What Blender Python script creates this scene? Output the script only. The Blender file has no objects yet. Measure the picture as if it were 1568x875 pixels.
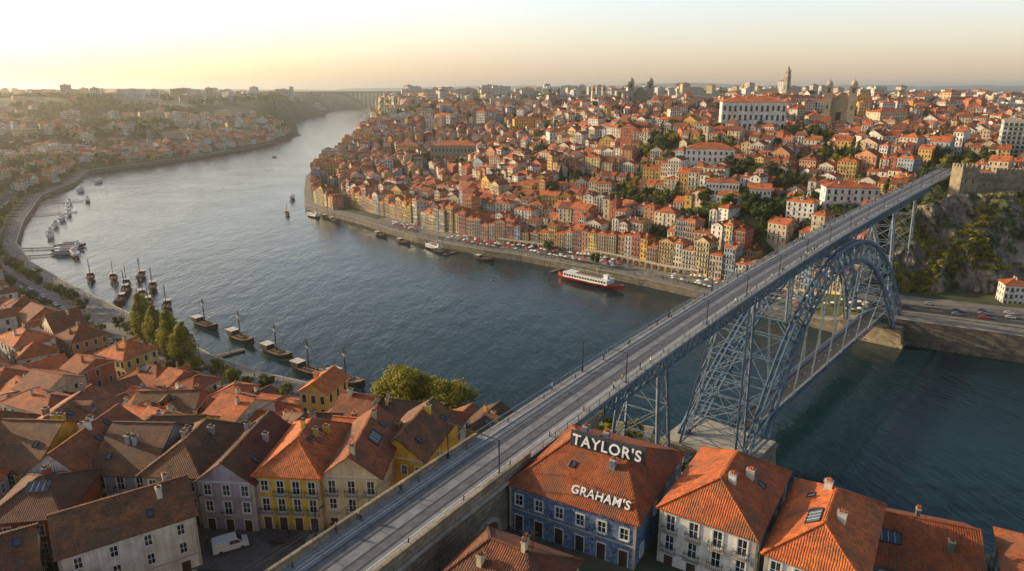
import bpy, math, random
import numpy as np
from mathutils import Vector, Matrix, noise
rnd=random.Random(11)
np.random.seed(5)
S=bpy.context.scene
col=S.collection
# ------------------------------------------------------------------ materials
def newmat(name):
    m=bpy.data.materials.new(name); m.use_nodes=True
    nt=m.node_tree; b=nt.nodes['Principled BSDF']
    return m,nt,b
def N(nt,t,**k):
    n=nt.nodes.new(t)
    for a,v in k.items(): setattr(n,a,v)
    return n
def ramp(nt,stops,interp='LINEAR'):
    r=N(nt,'ShaderNodeValToRGB'); cr=r.color_ramp; cr.interpolation=interp
    while len(cr.elements)<len(stops): cr.elements.new(0.5)
    for e,(p,c) in zip(cr.elements,stops):
        e.position=p; e.color=(c[0],c[1],c[2],1)
    return r
def mix(nt,a,b,fac,mode='MIX'):
    m=N(nt,'ShaderNodeMix',data_type='RGBA',blend_type=mode)
    L=nt.links
    if hasattr(fac,'links'): L.new(fac,m.inputs[0])
    else: m.inputs[0].default_value=fac
    for i,x in ((6,a),(7,b)):
        if hasattr(x,'links'): L.new(x,m.inputs[i])
        else: m.inputs[i].default_value=(x[0],x[1],x[2],1)
    return m.outputs[2]
def math_(nt,op,a,b=None,c=None):
    m=N(nt,'ShaderNodeMath',operation=op)
    for i,x in enumerate((a,b,c)):
        if x is None: continue
        if hasattr(x,'links'): nt.links.new(x,m.inputs[i])
        else: m.inputs[i].default_value=x
    return m.outputs[0]
def pos(nt,kind='world'):
    if kind=='world': return N(nt,'ShaderNodeNewGeometry').outputs['Position']
    return N(nt,'ShaderNodeTexCoord').outputs['Object']
def noi(nt,scale,detail=4,src=None,rough=.6):
    n=N(nt,'ShaderNodeTexNoise'); n.inputs['Scale'].default_value=scale; n.inputs['Detail'].default_value=detail
    n.inputs['Roughness'].default_value=rough
    nt.links.new(src if src is not None else pos(nt),n.inputs['Vector'])
    return n.outputs[0]
def bump(nt,b,h,strength=.3,dist=.1):
    bp=N(nt,'ShaderNodeBump'); bp.inputs['Strength'].default_value=strength; bp.inputs['Distance'].default_value=dist
    nt.links.new(h,bp.inputs['Height']); nt.links.new(bp.outputs[0],b.inputs['Normal'])
def simple(name,c,rough=.8,var=.25,scale=.6,metal=0,bs=0,bsc=6):
    m,nt,b=newmat(name)
    n=noi(nt,scale,5)
    r=ramp(nt,[(.3,[x*(1-var) for x in c]),(.7,[min(1,x*(1+var)) for x in c])])
    nt.links.new(n,r.inputs[0]); nt.links.new(r.outputs[0],b.inputs['Base Color'])
    b.inputs['Roughness'].default_value=rough; b.inputs['Metallic'].default_value=metal
    if bs: bump(nt,b,noi(nt,bsc,4),bs,.1)
    return m
def wallmat(name,palette=None,c=None):
    m,nt,b=newmat(name)
    if palette:
        r=ramp(nt,[(i/len(palette),p) for i,p in enumerate(palette)],'CONSTANT')
        oi=N(nt,'ShaderNodeObjectInfo'); nt.links.new(oi.outputs['Random'],r.inputs[0]); base=r.outputs[0]
    else: base=c
    n=noi(nt,.35,6)
    g=ramp(nt,[(.35,(.72,.68,.62)),(.62,(1,1,1))]); nt.links.new(n,g.inputs[0])
    o=mix(nt,base,g.outputs[0],1,'MULTIPLY')
    mp=N(nt,'ShaderNodeMapping'); mp.inputs['Scale'].default_value=(1.5,1.5,.12); nt.links.new(pos(nt),mp.inputs[0])
    n2=noi(nt,1.2,4,mp.outputs[0]); g2=ramp(nt,[(.4,(.75,.73,.7)),(.6,(1,1,1))]); nt.links.new(n2,g2.inputs[0])
    o=mix(nt,o,g2.outputs[0],.7,'MULTIPLY')
    nt.links.new(o,b.inputs['Base Color']); b.inputs['Roughness'].default_value=.85
    bump(nt,b,noi(nt,5,4),.15,.05)
    return m
PAL=[(.74,.7,.62),(.7,.42,.07),(.76,.74,.7),(.5,.14,.06),(.68,.56,.38),(.74,.46,.1),(.34,.42,.52),(.78,.76,.72),(.6,.28,.13),(.66,.5,.32),(.74,.68,.55),(.5,.42,.32),(.66,.2,.12),(.78,.54,.16),(.8,.77,.72),(.74,.62,.45)]
M_wall=wallmat('painted_plaster',PAL)
PALT=[(.8,.5,.05),(.72,.66,.54),(.6,.14,.06),(.7,.42,.12),(.3,.4,.5),(.78,.56,.14),(.5,.25,.14),(.74,.72,.66),(.8,.46,.06),(.55,.46,.34),(.64,.3,.2),(.42,.44,.4),(.78,.6,.3),(.7,.34,.1)]
M_wallt=wallmat('riverfront_plaster',PALT)
PALW=[(.78,.76,.72),(.72,.69,.62),(.76,.7,.55),(.8,.78,.75),(.58,.52,.44),(.7,.55,.3)]
M_wallw=wallmat('white_plaster_mix',PALW)
def roofmat(name,cs,rand=True):
    m,nt,b=newmat(name)
    n=noi(nt,.5,7,rough=.7)
    r=ramp(nt,[(.25,cs[0]),(.5,cs[1]),(.75,cs[2])]); nt.links.new(n,r.inputs[0])
    o=r.outputs[0]
    if rand:
        oi=N(nt,'ShaderNodeObjectInfo')
        rr=ramp(nt,[(0,(.42,.4,.42)),(.25,(.78,.68,.62)),(.6,(1.0,.92,.85)),(1,(1.15,1.15,1.1))])
        ml=math_(nt,'FRACT',math_(nt,'MULTIPLY',oi.outputs['Random'],17.3)); nt.links.new(ml,rr.inputs[0])
        o=mix(nt,o,rr.outputs[0],1,'MULTIPLY')
    tc=N(nt,'ShaderNodeTexCoord')
    sx=N(nt,'ShaderNodeSeparateXYZ'); nt.links.new(tc.outputs['Object'],sx.inputs[0])
    sn=N(nt,'ShaderNodeSeparateXYZ'); nt.links.new(tc.outputs['Normal'],sn.inputs[0])
    sel=math_(nt,'GREATER_THAN',math_(nt,'ABSOLUTE',sn.outputs[0]),math_(nt,'ABSOLUTE',sn.outputs[1]))
    c=math_(nt,'ADD',math_(nt,'MULTIPLY',sx.outputs[1],sel),math_(nt,'MULTIPLY',sx.outputs[0],math_(nt,'SUBTRACT',1,sel)))
    wob=math_(nt,'MULTIPLY',noi(nt,.8,2,tc.outputs['Object']),.25)
    s=math_(nt,'ABSOLUTE',math_(nt,'SINE',math_(nt,'MULTIPLY',math_(nt,'ADD',c,wob),math.pi/.3)))
    row=math_(nt,'FRACT',math_(nt,'MULTIPLY',sx.outputs[2],4.5))
    h=math_(nt,'ADD',s,math_(nt,'MULTIPLY',row,.5))
    vn=N(nt,'ShaderNodeTexVoronoi'); vn.inputs['Scale'].default_value=2.6; nt.links.new(tc.outputs['Object'],vn.inputs['Vector'])
    tr=ramp(nt,[(0,(.6,.55,.5)),(.5,(.9,.88,.85)),(1,(1.15,1.1,1.05))])
    sc=N(nt,'ShaderNodeSeparateColor'); nt.links.new(vn.outputs['Color'],sc.inputs[0]); nt.links.new(sc.outputs[0],tr.inputs[0])
    o=mix(nt,o,tr.outputs[0],.8,'MULTIPLY')
    dk=ramp(nt,[(0,(.45,.42,.4)),(.45,(1,1,1))]); nt.links.new(s,dk.inputs[0])
    o=mix(nt,o,dk.outputs[0],.7,'MULTIPLY')
    n5=noi(nt,.22,6); r5=ramp(nt,[(.48,(0,0,0)),(.68,(.75,.75,.75))]); nt.links.new(n5,r5.inputs[0])
    o=mix(nt,o,(.1,.07,.04),r5.outputs[0])
    nt.links.new(o,b.inputs['Base Color']); b.inputs['Roughness'].default_value=.8
    bump(nt,b,h,.7,.09)
    return m
M_roof=roofmat('terracotta_tiles',[(.26,.08,.03),(.6,.155,.04),(.75,.25,.06)])
M_roof2=roofmat('old_terracotta_tiles',[(.11,.05,.03),(.3,.095,.036),(.5,.17,.055)])
M_roof3=roofmat('mossy_brown_tiles',[(.06,.04,.025),(.19,.085,.04),(.36,.14,.05)])
def glassmat():
    m,nt,b=newmat('window_glass')
    n=noi(nt,.9,1); r=ramp(nt,[(.4,(.015,.02,.025)),(.65,(.07,.075,.08))]); nt.links.new(n,r.inputs[0]); nt.links.new(r.outputs[0],b.inputs['Base Color'])
    b.inputs['Roughness'].default_value=.12
    return m
M_glass=glassmat()
M_trim=simple('pale_trim',(.62,.6,.56),.7,.12)
M_door=simple('dark_door',(.06,.035,.025),.6,.4)
M_iron=simple('black_iron',(.03,.032,.035),.5,.2)
M_stone_l=simple('pale_granite',(.42,.37,.3),.9,.25,.5,bs=.4,bsc=2)
M_flat=simple('flat_roof_felt',(.25,.22,.2),.9,.3)
M_steel=simple('blue_painted_steel',(.085,.15,.22),.5,.35,.8)
M_steel2=simple('grey_painted_steel',(.15,.195,.24),.5,.35,.8)
M_rail=simple('rail_steel',(.035,.033,.032),.5,.2)
M_asph=simple('bridge_paving',(.2,.205,.22),.85,.3,.5,bs=.2,bsc=8)
M_side=simple('sidewalk_paving',(.33,.32,.31),.9,.22,.7)
M_road=simple('asphalt',(.055,.055,.057),.9,.3,.3)
M_white=simple('white_paint',(.75,.75,.73),.45,.08)
M_red=simple('red_paint',(.5,.04,.025),.4,.15)
M_wood=simple('dark_boat_wood',(.055,.03,.018),.6,.4,1.5)
M_woodl=simple('deck_wood',(.22,.14,.08),.7,.3,1.5)
M_solar=simple('solar_panel',(.06,.08,.11),.2,.3)
M_canvas=simple('canvas',(.6,.56,.5),.9,.15)
def blockmat(name,c1,c2,cm,bw=1.6,bh=.7):
    m,nt,b=newmat(name); br=N(nt,'ShaderNodeTexBrick'); br.inputs['Scale'].default_value=1; br.inputs['Brick Width'].default_value=bw; br.inputs['Row Height'].default_value=bh; br.inputs['Mortar Size'].default_value=.04
    for k,c in (('Color1',c1),('Color2',c2),('Mortar',cm)): br.inputs[k].default_value=(*c,1)
    sp=N(nt,'ShaderNodeSeparateXYZ'); nt.links.new(pos(nt),sp.inputs[0]); cb=N(nt,'ShaderNodeCombineXYZ')
    nt.links.new(math_(nt,'ADD',math_(nt,'MULTIPLY',sp.outputs[0],.7),math_(nt,'MULTIPLY',sp.outputs[1],.7)),cb.inputs[0]); nt.links.new(sp.outputs[2],cb.inputs[1]); nt.links.new(cb.outputs[0],br.inputs['Vector'])
    g=noi(nt,.25,7,rough=.7); gr=ramp(nt,[(.32,(.4,.4,.38)),(.65,(1.2,1.12,1))]); nt.links.new(g,gr.inputs[0])
    nt.links.new(mix(nt,br.outputs[0],gr.outputs[0],1,'MULTIPLY'),b.inputs['Base Color']); b.inputs['Roughness'].default_value=.9; bump(nt,b,br.outputs[1],-.4,.05)
    return m
M_block=blockmat('ashlar_masonry',(.38,.31,.22),(.28,.23,.17),(.1,.09,.075))
M_stone=blockmat('weathered_quay_masonry',(.2,.175,.14),(.13,.12,.095),(.05,.045,.04),2.2,.9)
def leafmat(name,c1,c2,c3,sc=.25):
    m,nt,b=newmat(name)
    n=noi(nt,sc,3); r=ramp(nt,[(.3,c1),(.5,c2),(.7,c3)]); nt.links.new(n,r.inputs[0])
    nt.links.new(r.outputs[0],b.inputs['Base Color']); b.inputs['Roughness'].default_value=.7
    tr=N(nt,'ShaderNodeBsdfTranslucent'); nt.links.new(r.outputs[0],tr.inputs[0])
    mx=N(nt,'ShaderNodeMixShader'); mx.inputs[0].default_value=.4
    nt.links.new(b.outputs[0],mx.inputs[1]); nt.links.new(tr.outputs[0],mx.inputs[2])
    nt.links.new(mx.outputs[0],nt.nodes['Material Output'].inputs[0])
    return m
M_leaf=leafmat('foliage',(.035,.06,.012),(.07,.11,.02),(.13,.15,.03))
M_leafy=leafmat('golden_foliage',(.12,.14,.015),(.28,.26,.02),(.42,.34,.03))
M_bark=simple('bark',(.1,.07,.045),.9,.3,3)
# ------------------------------------------------------------------ mesh builder
class MB:
    def __init__(s): s.v=[];s.f=[];s.m=[]
    def face(s,pts,m):
        i=len(s.v); s.v.extend(pts); s.f.append(tuple(range(i,i+len(pts)))); s.m.append(m)
    def box(s,x0,x1,y0,y1,z0,z1,m,skip=''):
        i=len(s.v)
        s.v.extend([(x0,y0,z0),(x1,y0,z0),(x1,y1,z0),(x0,y1,z0),(x0,y0,z1),(x1,y0,z1),(x1,y1,z1),(x0,y1,z1)])
        fs={'b':(3,2,1,0),'t':(4,5,6,7),'f':(0,1,5,4),'r':(1,2,6,5),'k':(2,3,7,6),'l':(3,0,4,7)}
        for k,q in fs.items():
            if k in skip: continue
            s.f.append(tuple(i+j for j in q)); s.m.append(m)
    def obox(s,o,u,n,u0,u1,z0,z1,n0,n1,m):
        i=len(s.v)
        for nn in (n0,n1):
            for uu,zz in ((u0,z0),(u1,z0),(u1,z1),(u0,z1)):
                s.v.append((o[0]+u[0]*uu+n[0]*nn,o[1]+u[1]*uu+n[1]*nn,zz))
        for q in ((4,5,6,7),(0,1,5,4),(1,2,6,5),(2,3,7,6),(3,0,4,7)):
            s.f.append(tuple(i+j for j in q)); s.m.append(m)
    def beam(s,p,q,w,m,h=None):
        p=Vector(p);q=Vector(q); d=(q-p)
        if d.length<1e-4: return
        d.normalize()
        a=d.cross(Vector((0,0,1)))
        if a.length<.05: a=Vector((1,0,0))
        a.normalize(); b=a.cross(d); h=h or w
        a=a*w/2;b=b*h/2; i=len(s.v)
        for c in (p,q):
            for e in (-a-b,a-b,a+b,-a+b): s.v.append(tuple(c+e))
        for f in ((0,3,2,1),(4,5,6,7),(0,1,5,4),(1,2,6,5),(2,3,7,6),(3,0,4,7)):
            s.f.append(tuple(i+j for j in f)); s.m.append(m)
    def cyl(s,c,r0,r1,z0,z1,n,m,cap=True):
        i=len(s.v)
        for r,z in ((r0,z0),(r1,z1)):
            for k in range(n):
                a=2*math.pi*k/n; s.v.append((c[0]+r*math.cos(a),c[1]+r*math.sin(a),z))
        for k in range(n):
            s.f.append((i+k,i+(k+1)%n,i+n+(k+1)%n,i+n+k)); s.m.append(m)
        if cap:
            s.f.append(tuple(i+n+k for k in range(n))); s.m.append(m)
    def dome(s,c,r,z0,h,n,m):
        for j in range(4):
            a0=j/4*math.pi/2;a1=(j+1)/4*math.pi/2
            s.cyl(c,r*math.cos(a0),max(.02,r*math.cos(a1)),z0+h*math.sin(a0),z0+h*math.sin(a1),n,m,False)
    def mesh(s,name,mats):
        me=bpy.data.meshes.new(name); me.from_pydata(s.v,[],s.f)
        for m in mats: me.materials.append(m)
        me.polygons.foreach_set('material_index',s.m); me.update(); return me
def obj(name,me,loc=(0,0,0),rz=0,sc=(1,1,1),parent=None):
    o=bpy.data.objects.new(name,me); o.location=loc; o.rotation_euler=(0,0,rz); o.scale=sc
    col.objects.link(o)
    if parent: o.parent=parent
    return o
# ------------------------------------------------------------------ site survey (metres, river at z=0)
porto=[(-860,4300),(-670,3370),(-499,2348),(-318,1849),(-323,1438),(-305,1102),(-276,917),(-237,775),(-210,688),(-179,651),(-131,600),(-75,530),(-21,487),(7,471),(34,449),(73,417),(100,391),(115,376),(145,344),(167,318),(192,305),(230,284),(400,190),(900,-60)]
gaia=[(-1060,4300),(-889,3370),(-781,2435),(-541,1773),(-509,1487),(-547,1196),(-606,982),(-547,855),(-519,751),(-437,603),(-380,512),(-329,453),(-276,405),(-216,354),(-168,314),(-133,283),(-106,265),(-80,253),(-60,244),(-35,232),(-11,226),(28,224),(50,216),(64,204),(74,192),(90,170),(118,138),(190,70),(500,-290)]
river=porto+gaia[::-1]
CT=[(-90,105,50),(-57,86,50),(-32,92,49),(-24,97,50),(-23,118,44),(-75,109,48),(-57,70,50),(-20,60,52),(0,87,57),(16,77,57),(30,74,57),(55,76,56),(66,74,55),(20,50,58),(-98,204,12),(-61,204,10),(-29,187,12),(-179,253,9),(-232,300,8),(-187,229,12),(-60,150,29),(-110,150,32),(28,137,27),(60,112,40),(47,87,56),(70,125,25),(95,105,32),(60,150,16),(110,70,48),(0,-40,60),(-150,90,45),(-250,150,32),(-300,280,16),(-400,350,22),(-600,600,24),
(89,418,5),(8,480,5),(-106,605,6),(142,388,10),(120,440,26),(150,440,42),(150,500,48),(160,560,57),(206,404,50),(266,412,60),(345,461,67),(377,585,70),(203,664,74),(259,664,74),(312,538,72),(148,730,76),(100,786,72),(-71,886,24),(100,500,28),(68,612,28),(-206,972,20),(60,700,44),(30,800,46),(-100,700,12),(-150,780,12),(-105,1350,78),(20,1300,83),(-250,1300,45),(-150,1100,42),(200,1100,88),(500,1100,92),(700,700,85),(600,450,78),(500,330,60),(217,351,13),(249,345,13),(300,330,14),(400,290,14),
(225,370,13),(243,372,13),(262,374,14),(282,374,14),(300,371,14),(318,364,14),(340,354,14),(370,340,14),(262,400,56),(232,396,48),(290,405,58),(330,392,58),(370,378,60),(420,352,60),
(-280,2000,80),(0,2500,95),(800,2500,98),(-400,2900,85),(1500,1500,95),(1500,400,80),(0,6000,88),(3000,5000,92),(-3000,5000,96),(0,12000,60),(-5000,9000,90),(6000,9000,90),
(-657,1196,16),(-710,1024,16),(-620,1450,20),(-770,1418,48),(-900,1250,48),(-650,1750,40),(-800,2000,80),(-900,2600,85),(-1200,2000,92),(-1500,1500,90),(-2500,2500,98),(-1000,900,42),(-900,650,42),(-600,450,26),(-800,300,45),(-1200,3500,90),(-1000,3200,70),(-2500,1000,90)]
CT=np.array(CT,float)
def seg_dist(P,poly):
    d=np.full(len(P),1e9)
    for a,b in zip(poly[:-1],poly[1:]):
        a=np.array(a,float);b=np.array(b,float);ab=b-a
        t=np.clip(((P-a)@ab)/(ab@ab),0,1)
        q=P-(a+t[:,None]*ab); d=np.minimum(d,np.hypot(q[:,0],q[:,1]))
    return d
def inriver(P):
    x,y=P[:,0],P[:,1]; c=np.zeros(len(P),bool); n=len(river)
    for i in range(n):
        x1,y1=river[i];x2,y2=river[(i+1)%n]
        if y1==y2: continue
        m=((y1>y)!=(y2>y))&(x<(x2-x1)*(y-y1)/(y2-y1)+x1)
        c^=m
    return c
def SD(P):
    d=np.minimum(seg_dist(P,porto),seg_dist(P,gaia)); return np.where(inriver(P),-d,d)
def sst(a,b,x):
    t=np.clip((x-a)/(b-a),0,1); return t*t*(3-2*t)
def QZ(P): return 4.5+8*sst(150,182,P[:,0])*(P[:,1]>210)*(P[:,1]>230-P[:,0]*.1)
def HF(P):
    P=np.atleast_2d(np.array(P,float)); out=np.zeros(len(P))
    for k in range(0,len(P),20000):
        Q=P[k:k+20000]
        d2=(Q[:,None,0]-CT[None,:,0])**2+(Q[:,None,1]-CT[None,:,1])**2
        w=1/(d2+12**2)**2.0
        z=(w*CT[None,:,2]).sum(1)/w.sum(1)
        s=SD(Q); q=QZ(Q)
        z=q+(z-q)*sst(8,60,s)
        z=np.where(s<4,-5+(q+5)*np.clip((s-1)/3,0,1),z)
        out[k:k+20000]=z
    return out
def H1(x,y): return float(HF([(x,y)])[0])
def axis(lo,hi,step,far_lo,far_hi,g):
    a=list(np.arange(lo,hi+.1,step)); s=step; x=hi
    while x<far_hi: s*=g; x+=s; a.append(x)
    s=step; x=lo
    while x>far_lo: s*=g; x-=s; a.insert(0,x)
    return np.array(a)
xs=axis(-400,420,5,-14000,14000,1.07); ys=axis(30,700,5,-400,16000,1.07)
X,Y=np.meshgrid(xs,ys); PP=np.stack([X.ravel(),Y.ravel()],1); Z=HF(PP)
far=np.clip((PP[:,1]-900)/2000,0,1)
wob=np.array([noise.noise(Vector((x*.0012,y*.0012,0)))*16+noise.noise(Vector((x*.006,y*.006,3)))*4 for x,y in PP])
Z=Z+np.where(Z>15,wob*far,0)
nx,ny=len(xs),len(ys)
faces=[(j*nx+i,j*nx+i+1,(j+1)*nx+i+1,(j+1)*nx+i) for j in range(ny-1) for i in range(nx-1)]
me=bpy.data.meshes.new('terrain'); me.from_pydata([(a,b,c) for (a,b),c in zip(PP,Z)],[],faces)
m,nt,b=newmat('ground_soil_and_grass')
n=noi(nt,.012,6); n2=noi(nt,.15,6)
r=ramp(nt,[(.4,(.045,.065,.02)),(.53,(.085,.095,.035)),(.66,(.16,.135,.1))]); nt.links.new(n,r.inputs[0])
r2=ramp(nt,[(.3,(.5,.5,.5)),(.7,(1.2,1.2,1.2))]); nt.links.new(n2,r2.inputs[0])
nt.links.new(mix(nt,r.outputs[0],r2.outputs[0],1,'MULTIPLY'),b.inputs['Base Color']); b.inputs['Roughness'].default_value=.95
bump(nt,b,n2,.5,.6)
M_ground=m
me.materials.append(m); me.polygons.foreach_set('use_smooth',[True]*len(me.polygons)); obj('terrain',me)
# far range of hills on the horizon
V=[];F=[]
for i in range(161):
    x=-3000+i*90; r=max(0,math.sin((x+3000)/14400*math.pi))
    hgt=95+r*(70+90*noise.noise(Vector((x*.0005,2,0)))+35*noise.noise(Vector((x*.002,5,0))))
    V+=[(x,11200,40),(x,12600,hgt),(x,14000,40)]
for i in range(160):
    a=i*3; F+=[(a,a+3,a+4,a+1),(a+1,a+4,a+5,a+2)]
me=bpy.data.meshes.new('distant_hills'); me.from_pydata(V,[],F); me.materials.append(M_ground); obj('distant_hills',me)
# ------------------------------------------------------------------ water
m,nt,b=newmat('river_water')
b.inputs['Base Color'].default_value=(.007,.03,.037,1); b.inputs['Roughness'].default_value=.07; b.inputs['IOR'].default_value=1.333
mp=N(nt,'ShaderNodeMapping'); mp.inputs['Rotation'].default_value=(0,0,.9); mp.inputs['Scale'].default_value=(1,.38,1); nt.links.new(pos(nt),mp.inputs[0])
a=noi(nt,.13,5,mp.outputs[0],.55); a2=noi(nt,.55,4,mp.outputs[0],.6); a3=noi(nt,.018,3)
h=math_(nt,'ADD',math_(nt,'MULTIPLY',a,1.0),math_(nt,'MULTIPLY',a2,.4))
h=math_(nt,'MULTIPLY',h,math_(nt,'ADD',.3,a3))
bump(nt,b,h,.6,1.3)
mb=MB(); mb.face([(-3000,-600,0),(2500,-600,0),(2500,6000,0),(-3000,6000,0)],0)
obj('river_water',mb.mesh('river_water',[m]))
# ------------------------------------------------------------------ polyline helpers
def resample(poly,step):
    out=[]
    for a,b2 in zip(poly[:-1],poly[1:]):
        a=np.array(a,float);b2=np.array(b2,float);L=np.hypot(*(b2-a)); k=max(1,int(L/step))
        for i in range(k): out.append(a+(b2-a)*i/k)
    out.append(np.array(poly[-1],float)); return np.array(out)
def normals(pts,sm=3):
    t=np.gradient(pts,axis=0)
    if sm>1:
        k=np.ones(sm)/sm; pad=sm//2
        t=np.stack([np.convolve(np.pad(t[:,i],pad,mode='edge'),k,'valid')[:len(pts)] for i in (0,1)],1)
    t/=np.hypot(t[:,0],t[:,1])[:,None]
    n=np.stack([-t[:,1],t[:,0]],1)
    mid=pts[len(pts)//2]+n[len(pts)//2]*6
    if inriver(np.array([mid]))[0]: n=-n
    return n
def quay(poly,name,width,mats):
    p=resample(poly,5); n=normals(p,5); q=QZ(p)+.15; mb=MB()
    for i in range(len(p)-1):
        a,b2=p[i],p[i+1];na,nb=n[i],n[i+1]
        A=lambda pt,nn,d,z:(pt[0]+nn[0]*d,pt[1]+nn[1]*d,z)
        mb.face([A(a,na,0,-3),A(b2,nb,0,-3),A(b2,nb,0,q[i+1]),A(a,na,0,q[i])],0)
        mb.face([A(a,na,0,q[i]),A(b2,nb,0,q[i+1]),A(b2,nb,.8,q[i+1]),A(a,na,.8,q[i])],1)
        mb.face([A(a,na,.8,q[i]-.1),A(b2,nb,.8,q[i+1]-.1),A(b2,nb,width,q[i+1]-.05),A(a,na,width,q[i]-.05)],2)
        mb.face([A(a,na,.8,q[i]),A(b2,nb,.8,q[i+1]),A(b2,nb,.8,q[i+1]-.1),A(a,na,.8,q[i]-.1)],1)
    obj(name,mb.mesh(name,mats))
M_pave=simple('promenade_paving',(.2,.18,.155),.9,.35,.25)
quay(porto[5:],'quay_wall',13,[M_stone,M_stone_l,M_pave]); quay(gaia[4:23],'quay_wall',13,[M_stone,M_stone_l,M_pave])
def road(poly,d0,d1,name,mat,lift=.3,lines=True):
    p=resample(poly,5); n=normals(p,9); mb=MB()
    ds=np.linspace(d0,d1,4); G=[p+n*d for d in ds]; Zs=[HF(g)+lift for g in G]
    for i in range(len(p)-1):
        for k in range(3):
            mb.face([(*G[k][i],Zs[k][i]),(*G[k][i+1],Zs[k][i+1]),(*G[k+1][i+1],Zs[k+1][i+1]),(*G[k+1][i],Zs[k+1][i])],0)
        if lines and i%2==0:
            mid=(d0+d1)/2; a=p[i]+n[i]*(mid-.1);b2=p[i+1]+n[i+1]*(mid-.1);c=p[i+1]+n[i+1]*(mid+.1);d=p[i]+n[i]*(mid+.1)
            za=(Zs[1][i]+Zs[2][i])/2+.03; zb=(Zs[1][i+1]+Zs[2][i+1])/2+.03
            mb.face([(*a,za),(*b2,zb),(*c,zb),(*d,za)],1)
    obj(name,mb.mesh(name,[mat,M_white]))
    return p,n
gp,gn=road(gaia[8:21],20,28,'riverside_road',M_road,.45)
pp_,pn_=road(porto[19:23],16,25,'riverside_road',M_road,.45)
road(porto[10:19],12.5,24,'plaza_paving',M_pave,.2,False); road(porto[19:23],12.5,42,'plaza_paving',M_pave,.2,False); road(gaia[8:21],12.5,19.8,'plaza_paving',M_pave,.25,False)
# ------------------------------------------------------------------ buildings
def win(mb,o,u,n,cx,z0,ww,wh,det,g=2,t=3):
    if det==0:
        k=.1
        mb.obox(o,u,n,cx-ww/2-k,cx+ww/2+k,z0-k,z0+wh+k,0,.05,t)
        mb.obox(o,u,n,cx-ww/2,cx+ww/2,z0,z0+wh,.05,.07,g)
    else:
        k=.16;e=.14
        mb.obox(o,u,n,cx-ww/2-k,cx-ww/2,z0-k,z0+wh+k,0,e,t); mb.obox(o,u,n,cx+ww/2,cx+ww/2+k,z0-k,z0+wh+k,0,e,t)
        mb.obox(o,u,n,cx-ww/2,cx+ww/2,z0+wh,z0+wh+k,0,e,t); mb.obox(o,u,n,cx-ww/2,cx+ww/2,z0-k,z0,0,e+.08,t)
        mb.obox(o,u,n,cx-ww/2,cx+ww/2,z0,z0+wh,0,.02,g)
        for q in (-.5,0,.5):
            c=cx+q*(ww-.07); mb.obox(o,u,n,c-.035,c+.035,z0,z0+wh,.021,.06,7)
        for q in (.02,.5,.98):
            c=z0+q*wh; mb.obox(o,u,n,cx-ww/2,cx+ww/2,c-.03,c+.03,.021,.058,7)
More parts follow.
